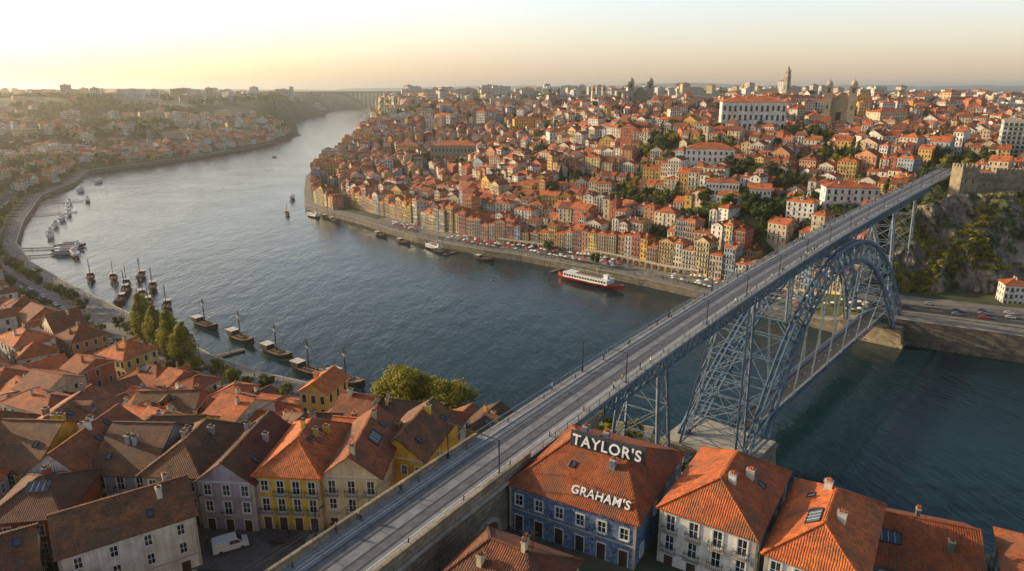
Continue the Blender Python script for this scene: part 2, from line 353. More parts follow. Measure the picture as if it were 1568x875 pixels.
def bmesh_building(name,w,d,st,fh=3.1,roof='gable',pitch=.5,det=0,base=9,balc=.3,chim=1,mats=None,seed=0,ww=1.0,wh=1.7,gap=2.2,sky=0,dorm=0,over=.45,hipin=None,axis='x'):
    R=random.Random(seed); mb=MB(); h=st*fh+.3
    mb.box(-w/2,w/2,-d/2,d/2,-base,h,0,'bt' if roof!='flat' else 'b')
    sides=[((-w/2,-d/2),(1,0),(0,-1),w,1),((w/2,-d/2),(0,1),(1,0),d,0),((w/2,d/2),(-1,0),(0,1),w,1),((-w/2,d/2),(0,-1),(-1,0),d,0)]
    for si,(o,u,n,L,fr) in enumerate(sides):
        k=max(1,int(L/gap))
        if fr==0: k=max(1,int(L/(gap*1.5)))
        for s in range(st):
            z0=s*fh+.75
            for c in range(k):
                cx=L*(c+.5)/k
                if s==0 and si==0:
                    mb.obox(o,u,n,cx-.75,cx+.75,0,2.55,0,.08,3); mb.obox(o,u,n,cx-.6,cx+.6,0,2.4,.08,.1,4)
                    continue
                if fr==0 and R.random()<.25: continue
                b_=(fr==1 and R.random()<balc and s>0)
                zz=z0-(.5 if b_ else 0)
                win(mb,o,u,n,cx,zz,ww,wh+(.5 if b_ else 0),det)
                if b_:
                    mb.obox(o,u,n,cx-ww/2-.45,cx+ww/2+.45,zz-.3,zz-.18,0,.7,6)
                    if det:
                        for q in range(9):
                            x=cx-ww/2-.42+q*(ww+.84)/8; mb.obox(o,u,n,x-.02,x+.02,zz-.18,zz+.8,.64,.68,5)
                        mb.obox(o,u,n,cx-ww/2-.45,cx+ww/2+.45,zz+.8,zz+.86,.62,.7,5)
                        for x in (cx-ww/2-.44,cx+ww/2+.4): mb.obox(o,u,n,x,x+.04,zz+.4,zz+.46,0,.66,5); mb.obox(o,u,n,x,x+.04,zz+.8,zz+.86,0,.66,5)
                    else:
                        mb.obox(o,u,n,cx-ww/2-.45,cx+ww/2+.45,zz+.1,zz+.25,.6,.7,5);mb.obox(o,u,n,cx-ww/2-.45,cx+ww/2+.45,zz+.6,zz+.75,.6,.7,5)
        if fr==1:
            if det:
                mb.obox(o,u,n,0,L,fh-.12,fh+.1,0,.07,6)
                mb.obox(o,u,n,-.05,.35,0,h-.25,0,.06,6); mb.obox(o,u,n,L-.35,L+.05,0,h-.25,0,.06,6)
        mb.obox(o,u,n,-.1,L+.1,h-.25,h-.003,0,.22,3 if det else 6)
    i0=len(mb.v)
    if axis=='y': w,d=d,w
    o_=over; a,b2=w/2+o_,d/2+o_
    if roof=='flat':
        for x0,x1,y0,y1 in ((-w/2,w/2,-d/2,-d/2+.3),(-w/2,w/2,d/2-.3,d/2),(-w/2,-w/2+.3,-d/2+.3,d/2-.3),(w/2-.3,w/2,-d/2+.3,d/2-.3)):
            mb.box(x0,x1,y0,y1,h+.002,h+.9,6,'b')
        mb.face([(-w/2+.3,-d/2+.3,h+.06),(w/2-.3,-d/2+.3,h+.06),(w/2-.3,d/2-.3,h+.06),(-w/2+.3,d/2-.3,h+.06)],8)
        mb.box(-w*.15,w*.1,-d*.1,d*.2,h+.07,h+2.6,0,'b')
    else:
        th=.18
        if roof=='gable':
            rise=d/2*pitch; e=h-o_*pitch
            for sg in (-1,1):
                P1=(-a,sg*b2,e);P2=(a,sg*b2,e);P3=(a,0,h+rise);P4=(-a,0,h+rise)
                up=lambda p:(p[0],p[1],p[2]+th)
                mb.face([up(P1),up(P2),up(P3),up(P4)] if sg<0 else [up(P2),up(P1),up(P4),up(P3)],1)
                mb.face([P1,P2,up(P2),up(P1)],1); mb.face([P1,up(P1),up(P4),P4],1); mb.face([P2,up(P2),up(P3),P3],1)
                mb.face([P1,P2,P3,P4],6)
            for sg in (-1,1): mb.face([(sg*w/2,-d/2,h-.002),(sg*w/2,d/2,h-.002),(sg*w/2,0,h+rise)],0)
            mb.beam((-a,0,h+rise+th),(a,0,h+rise+th),.4,1,.22)
            xl=w/2-.6
        else:
            ins=hipin if hipin is not None else min(w*.48,d/2); rise=d/2*pitch; e=h-.1
            r0=(-w/2+ins,0,h+rise);r1=(w/2-ins,0,h+rise)
            c=[(-a,-b2,e),(a,-b2,e),(a,b2,e),(-a,b2,e)]
            up=lambda p:(p[0],p[1],p[2]+th)
            mb.face([up(c[0]),up(c[1]),up(r1),up(r0)],1);mb.face([up(c[2]),up(c[3]),up(r0),up(r1)],1)
            mb.face([up(c[1]),up(c[2]),up(r1)],1);mb.face([up(c[3]),up(c[0]),up(r0)],1)
            for i in range(4): mb.face([c[i],c[(i+1)%4],up(c[(i+1)%4]),up(c[i])],1)
            mb.face(c[::-1],6)
            mb.beam(up(r0),up(r1),.4,1,.22)
            for cc,rr in ((c[0],r0),(c[3],r0),(c[1],r1),(c[2],r1)): mb.beam(up(cc),up(rr),.34,1,.2)
            xl=max(.5,w/2-ins)
        def onroof(x,y): return h+(d/2-abs(y))*pitch+th
        for i in range(chim):
            x=R.uniform(-xl,xl); y=R.uniform(-d*.3,d*.3); z=onroof(x,y); q=R.uniform(.7,1.1)
            mb.box(x-.35*q,x+.35*q,y-.5*q,y+.5*q,z-1,z+1.2,0,'b'); mb.box(x-.45*q,x+.45*q,y-.6*q,y+.6*q,z+1.2,z+1.35,6)
            mb.box(x-.22,x+.22,y-.3,y+.3,z+1.35,z+1.7,1,'b')
            if det: mb.beam((x+1,y,z),(x+1,y,z+2.6),.05,5); mb.beam((x+.5,y,z+2.4),(x+1.6,y,z+2.4),.04,5); mb.beam((x+.7,y,z+2.1),(x+1.4,y,z+2.1),.04,5)
        for i in range(sky):
            sg=R.choice((-1,-1,1)); x=R.uniform(-xl*.9,xl*.9); y=sg*R.uniform(d*.12,d*.36); sw=R.choice((.4,.45,.5,1.6))
            y0,y1=y-(.5 if sw<1 else .8),y+(.5 if sw<1 else .8)
            q=[(x-sw,y0,onroof(x,y0)+.12),(x+sw,y0,onroof(x,y0)+.12),(x+sw,y1,onroof(x,y1)+.12),(x-sw,y1,onroof(x,y1)+.12)]
            mb.face(q,9)
            for i1 in range(4): mb.beam(q[i1],q[(i1+1)%4],.08,5,.2)
            if sw>1:
                for t in (.25,.5,.75): mb.beam(Vector(q[0]).lerp(Vector(q[1]),t),Vector(q[3]).lerp(Vector(q[2]),t),.05,3,.1)
        for i in range(dorm):
            x=-xl+(i+.5)*2*xl/dorm; y=-d*.3; z=onroof(x,y)
            mb.box(x-.8,x+.8,y-.9,y+2.2,z-.6,z+1.3,0,'b')
            mb.face([(x-1,y-1.05,z+1.25),(x,y-1.05,z+1.85),(x,y+3.2,z+1.85),(x-1,y+3.2,z+1.25)],1); mb.face([(x+1,y-1.05,z+1.25),(x,y-1.05,z+1.85),(x,y+3.2,z+1.85),(x+1,y+3.2,z+1.25)],1)
            mb.face([(x-.8,y-.9,z+1.3),(x+.8,y-.9,z+1.3),(x,y-.9,z+1.8)],0)
            mb.obox((x-.8,y-.9),(1,0),(0,-1),.25,1.35,z+.1,z+1.1,0,.04,2)
    if axis=='y':
        for i in range(i0,len(mb.v)):
            x,y,z=mb.v[i]; mb.v[i]=(-y,x,z)
    mats=mats or {}
    ml=[mats.get(0,M_wall),mats.get(1,M_roof),M_glass,mats.get(3,M_trim),M_door,M_iron,mats.get(6,M_stone_l),mats.get(7,M_white),M_flat,M_solar]
    return mb.mesh(name,ml)
variants=[]
for i in range(44):
    R=random.Random(i)
    w=R.choice([5.2,6,7,8,9,11,13,16]); d=R.uniform(9.5,12.5); st=R.choice([2,2,3,3,3,4,4,5])
    if w>=11: st=min(st,4)
    variants.append((w,d,st,bmesh_building('town_house_mesh',w,d,st,R.uniform(2.8,3.1),R.choice(['gable','gable','hip']),R.uniform(.4,.6),0,seed=i,chim=R.choice([0,1,2]),balc=R.choice([0,.3,.8]),gap=R.choice([1.9,2.3,2.8]),mats={0:R.choice([M_wall,M_wall,M_wallw]),1:R.choice([M_roof,M_roof,M_roof2])},sky=R.choice([0,0,1]),dorm=R.choice([0,0,0,1]),axis=R.choice('xxy'))))
tall=[]
for i in range(18):
    R=random.Random(60+i); w=R.choice([5,5.6,6.4,7.2,8,10]); d=R.uniform(10,12); st=R.choice([4,4,5,5,6])
    tall.append((w,d,st,bmesh_building('riverfront_house_mesh',w,d,st,R.uniform(2.8,3.1),R.choice(['gable','hip']),.5,0,seed=i,chim=1,balc=R.choice([.3,.9,1]),gap=1.8,mats={0:M_wallt},dorm=R.choice([0,1]),axis=R.choice('xy'))))
lowv=[v for v in variants if v[2]<=3]
lodges=[]
for i in range(10):
    R=random.Random(100+i); w=R.choice([12,16,20,24]); d=R.uniform(10,14)
    lodges.append((w,d,2,bmesh_building('wine_lodge_mesh',w,d,R.choice([1,2,2]),3.3,R.choice(['gable','gable','hip']),R.uniform(.45,.55),0,seed=i,chim=1,balc=0,gap=3.2,mats={0:R.choice([M_wallw,M_wall]),1:R.choice([M_roof2,M_roof3,M_roof2,M_roof])},sky=2)))
apts=[]
for i in range(10):
    R=random.Random(200+i); w=R.choice([14,20,28,36]); d=R.uniform(11,15); st=R.choice([3,3,4,4,5,6])
    apts.append((w,d,st,bmesh_building('apartment_mesh',w,d,st,3.1,R.choice(['flat','hip','hip']),.4,0,seed=i,chim=1,balc=.3,gap=2.8,ww=1.5,mats={0:M_wallw})))
towers_=[bmesh_building('tower_block_mesh',18+9*i,14,8+2*i,3.1,'flat',.4,0,seed=i,balc=.2,gap=2.8,ww=1.8,mats={0:M_wallw}) for i in range(3)]
placed={}
def free(x,y,r):
    cx,cy=int(x//20),int(y//20)
    for i in (cx-1,cx,cx+1):
        for j in (cy-1,cy,cy+1):
            for (a,b2,q) in placed.get((i,j),()):
                if (a-x)**2+(b2-y)**2<((r+q)*.5)**2: return False
    return True
def mark(x,y,r): placed.setdefault((int(x//20),int(y//20)),[]).append((x,y,r))
dk=[(-38,40),(-32,50),(-20,67),(-15,75),(-8,87),(2,102),(15,120),(32,142),(55,172),(87,212),(133,269),(194,345),(289,460),(350,530)]
da=np.array(dk,float); tt=da[:,1]; cf=np.polyfit(tt,da[:,0],3)
yy=np.arange(38,500,1.0); D=np.array([(float(np.polyval(cf,y)),float(y)) for y in yy])
acc=[D[0]]
for q in D:
    if np.hypot(*(q-acc[-1]))>=2.5: acc.append(q)
D=np.array(acc); T=np.gradient(D,axis=0); T/=np.hypot(T[:,0],T[:,1])[:,None]; RN=np.stack([T[:,1],-T[:,0]],1)
Dl=[tuple(q) for q in D]
green=[(128,458,20),(160,430,17),(104,514,20),(84,530,14),(186,444,18),(95,560,16),(228,440,14),(345,560,28),(262,620,22),(180,612,17),(60,640,17),(300,700,26),(400,640,34),(250,545,22),(205,505,20),(-268,985,14),(120,590,16),(30,740,18),(-60,800,16),(140,660,20),(310,480,20),(180,530,14),(-110,900,18),(60,860,20),(330,840,26),(160,780,20)]
landm=[(231,678,42),(371,800,32),(541,1400,25),(199,1100,35),(-71,900,45),(163,570,26),(206,414,22),(-10,960,30),(380,505,30),(261,397,14),(137,1120,18),(75,1250,18),(155,463,22)]
cityN=0
def blocked_region(x,y): return (x>212 and y<408) or (x>-110 and y<128)
def try_place(cands,name):
    global cityN
    cands=[c for c in cands if not blocked_region(c[0],c[1])]
    if not cands: return
    P=np.array([(c[0],c[1]) for c in cands],float)
    sd=SD(P); z=HF(P); dd=seg_dist(P,Dl[::4])
    for c,s,zz,d in zip(cands,sd,z,dd):
        x,y,rot,v,sc,mr=c
        if s<mr or d<v[0]*.5+9: continue
        if y>40 and abs(x)>y*.86+40: continue
        if any((x-g[0])**2+(y-g[1])**2<g[2]**2 for g in green): continue
        if any((x-g[0])**2+(y-g[1])**2<(g[2]+3)**2 for g in landm): continue
        rr=min(v[0],v[1])*.96*sc
        if not free(x,y,rr): continue
        mark(x,y,rr)
        if y<1000:
            cr,sr=math.cos(rot),math.sin(rot)
            if v[0]>=13: mark(x+cr*v[0]*.25,y+sr*v[0]*.25,rr*.7); mark(x-cr*v[0]*.25,y-sr*v[0]*.25,rr*.7)
            if v[0]<=8: mark(x-sr*2.5,y+cr*2.5,rr*.9); mark(x+sr*2.5,y-cr*2.5,rr*.9)
        obj(name,v[3],(x,y,zz-.2),rot,(sc,sc,sc*rnd.uniform(.85,1.17))); cityN+=1
def rows(poly,ds,vs,name,jit=1.0,skip=.05,scale=1,mr=16,sm=41,rj=.05):
    p=resample(poly,1.0); n=normals(p,sm)
    for d in ds:
        last=None;lw=0;c=[];ph=rnd.uniform(0,100)
        for k,(q,nn) in enumerate(zip(p,n)):
            dj=noise.noise(Vector((k*.02,d*.3,ph)))*5*jit if d>30 else noise.noise(Vector((k*.03,0,3)))*3
            pt=q+nn*(d+dj)
            v=rnd.choice(vs) if last is None else nxt
            if last is None or np.hypot(*(pt-last))>=(lw+v[0]*scale)/2+.1:
                if rnd.random()>skip:
                    rot=math.atan2(nn[1],nn[0])-math.pi/2+rnd.gauss(0,rj)
                    c.append((pt[0]+rnd.uniform(-.2,.2),pt[1]+rnd.uniform(-jit,jit)*.6,rot,v,scale,mr))
                last=pt;lw=v[0]*scale; nxt=rnd.choice(vs)
            else: nxt=v
        try_place(c,name)
rows(porto[9:20],[30],tall,'riverfront_house',.3,.01,mr=20,rj=.03)
rows(porto[5:10],[14],tall,'riverfront_house',.3,.03,mr=8)
dl=[45]
while dl[-1]<430: dl.append(dl[-1]+rnd.uniform(13,16.5)+dl[-1]*.008)
rows(porto[5:20],dl[:1],tall+variants,'town_house',1.3,.06,rj=.08)
rows(porto[5:20],dl[1:],variants,'town_house',1.3,.06,rj=.12)
rows(gaia[9:21],[46,62,78],variants,'town_house',1,.05,1.15,mr=34,rj=.1)
rows(gaia[9:21],[96,114,133,152,172],lodges+lowv,'wine_lodge',1,.04,.95,mr=34,rj=.1)
rows(gaia[3:9],[24,44],lowv+lodges,'town_house',2,.2,1.1)
rows(gaia[3:9],[72,105,145,190,245,310,380],lodges+apts+lowv,'wine_lodge',8,.55,1.2)
rows(porto[2:6],[30,55,85,120,160,210,270],lowv+apts,'town_house',6,.35,1.2)
def scatter(x0,x1,y0,y1,step,vs,name,prob,sc,rotf,th=-9):
    c=[]
    y=y0
    while y<y1:
        x=x0
        while x<x1:
            if rnd.random()<prob and noise.noise(Vector((x*.006,y*.006,7)))<-th:
                c.append((x+rnd.uniform(-.3,.3)*step,y+rnd.uniform(-.3,.3)*step,rotf(x,y)+rnd.gauss(0,.3),rnd.choice(vs),rnd.uniform(.85,1.2)*sc,24))
            x+=step
        y+=step
    try_place(c,name)
scatter(150,700,408,900,12.5,variants,'town_house',.95,1.0,lambda x,y:-.3+math.sin(x*.01)*.5)
scatter(-260,900,800,1350,16,variants+variants+apts,'town_house',.85,1.1,lambda x,y:.3*math.sin(x*.01+y*.02))
scatter(-260,1300,1350,2100,34,apts+variants,'apartment_building',.7,1.35,lambda x,y:.3,-.15)
scatter(-400,2200,2100,3400,75,apts,'apartment_building',.65,1.6,lambda x,y:.2,-.1)
scatter(-1400,-560,700,1800,36,lodges+apts+lowv,'town_house',.6,1.15,lambda x,y:.6,-.02)
scatter(-2600,-650,1800,3600,85,apts,'apartment_building',.45,1.6,lambda x,y:.4,-.02)
for i in range(26):
    y=rnd.uniform(2000,3400); x=-rnd.uniform(.35,.8)*y
    obj('tower_block',towers_[i%3],(x,y,H1(x,y)-3),rnd.uniform(0,3),(1.3,1.3,rnd.uniform(.45,1.0)))
for i in range(7):
    y=rnd.uniform(2300,3400); x=rnd.uniform(.3,.8)*y
    obj('tower_block',towers_[i%3],(x,y,H1(x,y)-3),rnd.uniform(0,3),(1,1,rnd.uniform(.3,.7)))
ac=MB(); p=resample(porto[12:19],4.2); n=normals(p,7)
for i in range(len(p)-1):
    if noise.noise(Vector((i*.12,4,0)))<-.12: continue
    a=p[i]+n[i]*21.5; b2=p[i+1]+n[i+1]*21.5; z=H1(*a)+.1; u=(b2-a); L=float(np.hypot(*u)); u=u/L; nn=-n[i]; h_=4.0
    ac.obox(a,u,nn,0,.5,z-1,z+h_,-.5,0,0); ac.obox(a,u,nn,L-.5,L,z-1,z+h_,-.5,0,0)
    for k in range(8):
        t0,t1=k/8,(k+1)/8; f=lambda t:z+2.2+math.sqrt(max(0,1-(2*t-1)**2))*1.3; w_=L-1
        q=[(a+u*(.5+w_*t0)),(a+u*(.5+w_*t1))]
        ac.face([(*q[0],f(t0)),(*q[1],f(t1)),(*q[1],z+h_),(*q[0],z+h_)],0)
        ac.face([(*q[0],f(t0)),(*q[1],f(t1)),(*(q[1]-nn*.5),f(t1)),(*(q[0]-nn*.5),f(t0))],0)
    ac.obox(a,u,nn,0,L,z+h_,z+h_+.25,-3,.25,1); ac.obox(a,u,nn,0,L,z+h_+.25,z+h_+1.1,-.1,.1,1)
obj('quayside_arcade',ac.mesh('quayside_arcade',[M_block,M_stone_l]))
# --- landmarks
Mw=wallmat('white_limewash',c=(.8,.78,.74)); Mg=wallmat('weathered_granite_wall',c=(.34,.3,.24)); My=wallmat('ochre_render',c=(.8,.52,.06)); Mo=wallmat('orange_ochre_render',c=(.66,.38,.1))
Mp=wallmat('lilac_render',c=(.46,.42,.5)); Mc=wallmat('cream_render',c=(.72,.6,.4)); Mt=wallmat('teal_render',c=(.1,.14,.16)); Mrd=wallmat('red_render',c=(.42,.09,.05))
def bl(name,x,y,z,w,d,st,fh,rot,wall,**k):
    k.setdefault('chim',2)
    mats={0:wall,1:k.pop('roofm',M_roof)}; mats.update(k.pop('mm',{}))
    return obj(name,bmesh_building(name+'_mesh',w,d,st,fh,mats=mats,seed=int(abs(x)+abs(y)),**k),(x,y,z),math.radians(rot))
bl('bishops_palace',231,678,72,58,30,4,8.3,-12,Mw,roof='hip',pitch=.35,ww=2.2,wh=4.6,gap=4.6,balc=.5,base=15)
bl('stock_exchange_palace',-71,900,22,62,34,3,8.5,-8,Mg,roof='hip',pitch=.3,ww=1.8,wh=4,gap=4.6,balc=0)
bl('yellow_market_hall',-8,960,26,50,26,3,6,5,My,roof='hip',pitch=.35,ww=1.8,wh=3,gap=4.5,balc=0)
bl('white_convent',163,568,56,38,24,3,5,-18,Mw,roof='hip',pitch=.35,ww=1.5,wh=2.6,gap=4,balc=.1)
bl('white_hillside_house',205,414,49,30,14,3,4,-12,Mw,roof='hip',pitch=.35,ww=1.3,wh=2.2,gap=3.4,balc=.1)
bl('white_hillside_house',146,455,42,16,11,2,4,-25,Mw,roof='hip',pitch=.4,base=14); bl('white_hillside_house',166,458,46,15,11,2,4,-20,Mw,roof='gable',base=14); bl('white_hillside_house',146,474,48,22,10,2,4,-18,Mw,roof='hip',base=14)
bl('apartment_building',385,510,66,46,20,9,3.2,-30,simple('pale_green_panels',(.4,.45,.42)),roof='flat',ww=2,gap=3,balc=.9)
for x,y,w,d,st,mm,r in ((60,790,40,18,4,Mw,10),(-150,1010,34,18,3,My,-10),(90,900,44,20,4,Mc,-5),(300,900,50,22,4,Mw,-8),(480,900,40,24,4,Mc,12),(420,1050,60,24,3,Mw,4),(-40,1180,50,22,4,Mg,0),(20,1080,36,20,4,My,8),(280,1250,70,26,4,Mg,0),(640,1000,50,24,4,Mw,-10)):
    bl('large_town_building',x,y,H1(x,y),w,d,st,4.2,r,mm,roof='hip',pitch=.4,ww=1.4,wh=2.4,gap=3.6,balc=.1,base=14)
def church(name,x,y,z,rot,w,hb,ht,dome,m=Mg):
    mb=MB(); tw=w*.24
    mb.box(-w/2+tw,w/2-tw,-w*.1,w*.9,-10,hb,0,'b'); mb.face([(-w/2+tw,-w*.1,hb),(w/2-tw,-w*.1,hb),(0,-w*.1,hb+w*.2)],0)
    for sg in (-1,1):
        mb.face([(sg*(w/2-tw),-w*.1,hb),(sg*(w/2-tw),w*.9,hb),(0,w*.9,hb+w*.2),(0,-w*.1,hb+w*.2)],1)
        cx=sg*(w/2-tw/2)
        mb.box(cx-tw/2,cx+tw/2,-tw,0.01,-10,ht,0,'b'); mb.box(cx-tw*.56,cx+tw*.56,-tw*1.06,tw*.06,ht,ht+.8,2); mb.box(cx-tw*.55,cx+tw*.55,-tw*1.05,tw*.05,hb*.95,hb*.95+.7,2)
        for a,b2,n in (((cx-tw/2,-tw),(1,0),(0,-1)),((cx+tw/2,-tw),(0,1),(1,0)),((cx-tw/2,0),(0,-1),(-1,0))):
            mb.obox(a,b2,n,tw*.3,tw*.7,ht-tw*.9,ht-tw*.2,0,.08,3); mb.obox(a,b2,n,tw*.38,tw*.62,hb*.5,hb*.7,0,.08,3)
        c=(cx,-tw/2)
        for dx in (-1,1):
            for dy in (-1,1): mb.cyl((cx+dx*tw*.45,-tw/2+dy*tw*.45),.5,.05,ht+.8,ht+3.5,6,2)
        mb.cyl(c,tw*.42,tw*.42,ht+.8,ht+2.5,10,0); mb.dome(c,tw*.42,ht+2.5,tw*.5,10,2 if dome else 1); mb.cyl(c,.6,.1,ht+2.5+tw*.45,ht+5.5+tw*.5,6,2)
    mb.obox((-w/2+tw,-w*.1),(1,0),(0,-1),w*.18,w*.34,-2,hb*.35,0,.1,3)
    for k in range(5):
        mb.obox((w/2-tw,-w*.1),(0,1),(1,0),w*(.12+k*.18),w*(.18+k*.18),hb*.4,hb*.8,0,.1,3); mb.obox((-w/2+tw,w*.9),(0,-1),(-1,0),w*(.1+k*.18),w*(.16+k*.18),hb*.4,hb*.8,0,.1,3)
    obj(name,mb.mesh(name,[m,M_roof2,M_stone_l,M_glass]),(x,y,z),math.radians(rot))
church('cathedral',371,800,84,-25,33,22,36,True,wallmat('golden_granite',c=(.42,.34,.23)))
church('twin_tower_church',199,1100,86,-10,38,26,40,True); church('parish_church',137,1130,86,10,22,18,32,True,Mc); church('hill_church',75,1260,84,0,20,16,32,True)
mb=MB(); z=0
for i,(w,hh) in enumerate(((11,22),(9.5,16),(8.5,14),(7,9))):
    mb.box(-w/2,w/2,-w/2,w/2,z-(10 if i==0 else 0),z+hh,0,'b'); mb.box(-w/2-.5,w/2+.5,-w/2-.5,w/2+.5,z+hh,z+hh+1,1)
    for a,b2,n in (((-w/2,-w/2),(1,0),(0,-1)),((w/2,-w/2),(0,1),(1,0)),((-w/2,w/2),(0,-1),(-1,0))):
        mb.obox(a,b2,n,w*.36,w*.64,z+hh*.35,z+hh*.8,0,.1,2)
    for dx in (-1,1):
        for dy in (-1,1): mb.cyl((dx*w*.5,dy*w*.5),.5,.1,z+hh+1,z+hh+3,6,1)
    z+=hh+1
mb.cyl((0,0),2.8,2.4,z,z+4,8,0); mb.dome((0,0),2.6,z+4,3,8,1); mb.cyl((0,0),.4,.05,z+7,z+10,6,1)
obj('baroque_clock_tower',mb.mesh('baroque_clock_tower',[Mg,M_stone_l,M_glass]),(541,1400,88),.4,(1.0,1.0,.97))
mb=MB()
def cren(mb,a,b2,z0,z1,th):
    a=Vector(a);b2=Vector(b2);L=(b2-a).length; u=(b2-a)/L; n=Vector((u.y,-u.x))
    mb.obox((a.x,a.y),(u.x,u.y),(n.x,n.y),0,L,z0,z1,-th/2,th/2,0)
    k=int(L/2.2)
    for i in range(k): mb.obox((a.x,a.y),(u.x,u.y),(n.x,n.y),i*2.2,i*2.2+1.2,z1,z1+1.3,-th/2,th/2-.2,0)
for a,b2,z0,z1 in (((266,398),(285,405),45,70),((285,405),(312,402),45,72),((312,402),(345,398),45,74),((345,398),(400,385),45,77)): cren(mb,a,b2,z0,z1,1.6)
mb.box(257,267,392,402,40,75,0,'b')
for k in range(4):
    for q in ((257+k*2.7,258.4+k*2.7,391.9,392.9),(257+k*2.7,258.4+k*2.7,401,402.05),(256.9,257.9,392+k*2.7,393.4+k*2.7),(266.1,267.05,392+k*2.7,393.4+k*2.7)): mb.box(*q,75,76.6,0)
for q in (259.5,263.5): mb.box(q,q+.8,391.93,392,66,68.5,1)
obj('city_wall',mb.mesh('city_wall',[blockmat('wall_granite',(.4,.33,.23),(.27,.22,.16),(.12,.1,.08),1.4,.8),M_glass]))
def cliff():
    base=np.array([(200,352),(222,352),(240,354),(262,352),(285,348),(315,340),(360,330),(430,305)],float); topp=np.array([(218,386),(236,387),(252,389),(266,390),(290,391),(318,383),(365,369),(440,342)],float)
    zb=np.array([8]*8);zt=np.array([48,56,60,61,63,63,65,65])
    nu,nv=220,80; V=[];F=[]
    for i in range(nu):
        f=i/(nu-1)*7; k=min(6,int(f)); t=f-k
        a=base[k]*(1-t)+base[k+1]*t; b2=topp[k]*(1-t)+topp[k+1]*t; za=zb[k]*(1-t)+zb[k+1]*t; zc=zt[k]*(1-t)+zt[k+1]*t
        for j in range(nv):
            s=j/(nv-1)
            p=Vector((a[0]+(b2[0]-a[0])*s**1.4,a[1]+(b2[1]-a[1])*s**1.4,za+(zc-za)*s))
            q=Vector((p.x*.09,p.y*.09,p.z*.03)); d=noise.fractal(q,1,2,5)*7+abs(noise.noise(q*2.6))*4+noise.noise(q*9)*1.2
            ledge=math.sin(p.z*.5+noise.noise(q)*4)*.8
            p.y-=1+d+ledge; p.x-=d*.35; V.append(tuple(p))
    for i in range(nu-1):
        for j in range(nv-1): F.append((i*nv+j,(i+1)*nv+j,(i+1)*nv+j+1,i*nv+j+1))
    me=bpy.data.meshes.new('cliff'); me.from_pydata(V,[],F)
    m,nt,b=newmat('cliff_rock')
    mp=N(nt,'ShaderNodeMapping'); mp.inputs['Scale'].default_value=(1,1,.4); nt.links.new(pos(nt),mp.inputs[0])
    n=noi(nt,.18,9,mp.outputs[0],rough=.75); r=ramp(nt,[(.32,(.06,.05,.04)),(.46,(.22,.18,.13)),(.64,(.42,.34,.25))]); nt.links.new(n,r.inputs[0])
    n3=noi(nt,.07,5); r3=ramp(nt,[(.5,(0,0,0)),(.57,(1,1,1))]); nt.links.new(n3,r3.inputs[0])
    nt.links.new(mix(nt,r.outputs[0],(.07,.09,.025),r3.outputs[0]),b.inputs['Base Color']); b.inputs['Roughness'].default_value=.95
    bump(nt,b,noi(nt,.5,8,rough=.75),1,1.2); me.materials.append(m); obj('cliff',me); return V
cliffV=cliff()
for i,(x,y,w,st) in enumerate(((256,334,11,3),(267,333,10,2),(280,330,13,3),(294,326,12,3),(307,320,11,4),(320,314,13,3),(336,308,13,4))):
    bl('riverside_house',x,y,12.6,w,10,st,3.4,-18,[Mw,Mc,Mw,Mc,Mw,Mo,Mw][i],roof='hip',balc=.2)
# ------------------------------------------------------------------ near left terrace
row=[(-104,10,3,3.0,Mo,'x','gable',0),(-94,10,4,2.9,Mc,'y','hip',-1),(-83.5,10,3,3.1,My,'x','gable',1),(-73.5,9.5,3,3.2,Mw,'y','gable',0),(-63.8,9.8,3,2.9,Mp,'x','gable',1.5),(-54,9.6,3,3.1,Mg,'y','hip',0),(-44.6,9.2,3,3.0,Mp,'y','gable',-.8),(-34.9,10.2,3,3.2,My,'y','hip',0),(-25,9.4,3,3.3,Mc,'y','gable',.5)]
for i,(x,w,st,fh,mm,axx,rf,dy) in enumerate(row):
    y0=94.5+abs(x+28)*.07+dy
    bl('terrace_house',x,y0+8.5,50.2-abs(x+36)*.03,w,17,st,fh,-4+dy,mm,roof=rf,pitch=.55 if axx=='x' else .75,det=1,balc=[.3,.8,.5][i%3],sky=2+(i%2),gap=2.5,ww=1.2,wh=1.9,roofm=[M_roof,M_roof2,M_roof3,M_roof2,M_roof3,M_roof3,M_roof2,M_roof,M_roof2][i],chim=2+(i%2),over=.6,axis=axx)
bl('yellow_gable_house',-17.5,112,47,10,16,3,3.6,-16,My,roof='gable',pitch=.7,det=1,balc=.3,sky=2,roofm=M_roof3,axis='y')
for i,(x,y,w,st,mm,r) in enumerate(((-104,128,15,2,Mo,4),(-88,124,12,3,Mg,0),(-74,128,13,2,Mw,6),(-59,125,14,2,Mp,-7),(-44,130,12,3,Mc,-2),(-31,126,11,2,Mrd,-10),(-16,131,10,2,Mw,-16),(-6,140,9,2,My,-26),
   (-96,147,16,2,Mc,8),(-78,145,12,3,My,0),(-62,149,16,1,Mw,-6),(-45,148,13,2,Mg,-5),(-29,148,12,3,Mc,-12),(-13,155,12,2,Mrd,-22),(-50,167,20,2,Mo,-12),(-28,170,13,3,Mw,-18),(-72,168,18,2,Mw,-5),(-93,170,16,3,Mrd,4),(-8,172,12,2,My,-25))):
    bl('hillside_house',x,y,H1(x,y)-.5,w,14,st,3.1,r,mm,roof=['hip','gable'][i%2],pitch=.55,det=0,balc=.2,sky=2,gap=2.6,roofm=[M_roof,M_roof2,M_roof3,M_roof2,M_roof3][i%5],axis='xyx'[i%3],dorm=i%2)
bl('white_gable_house',-56.5,86.2,49.5,17,11,3,3.1,35,Mw,roof='gable',pitch=.6,det=1,balc=0,sky=2,gap=3.8,roofm=M_roof3,chim=2)
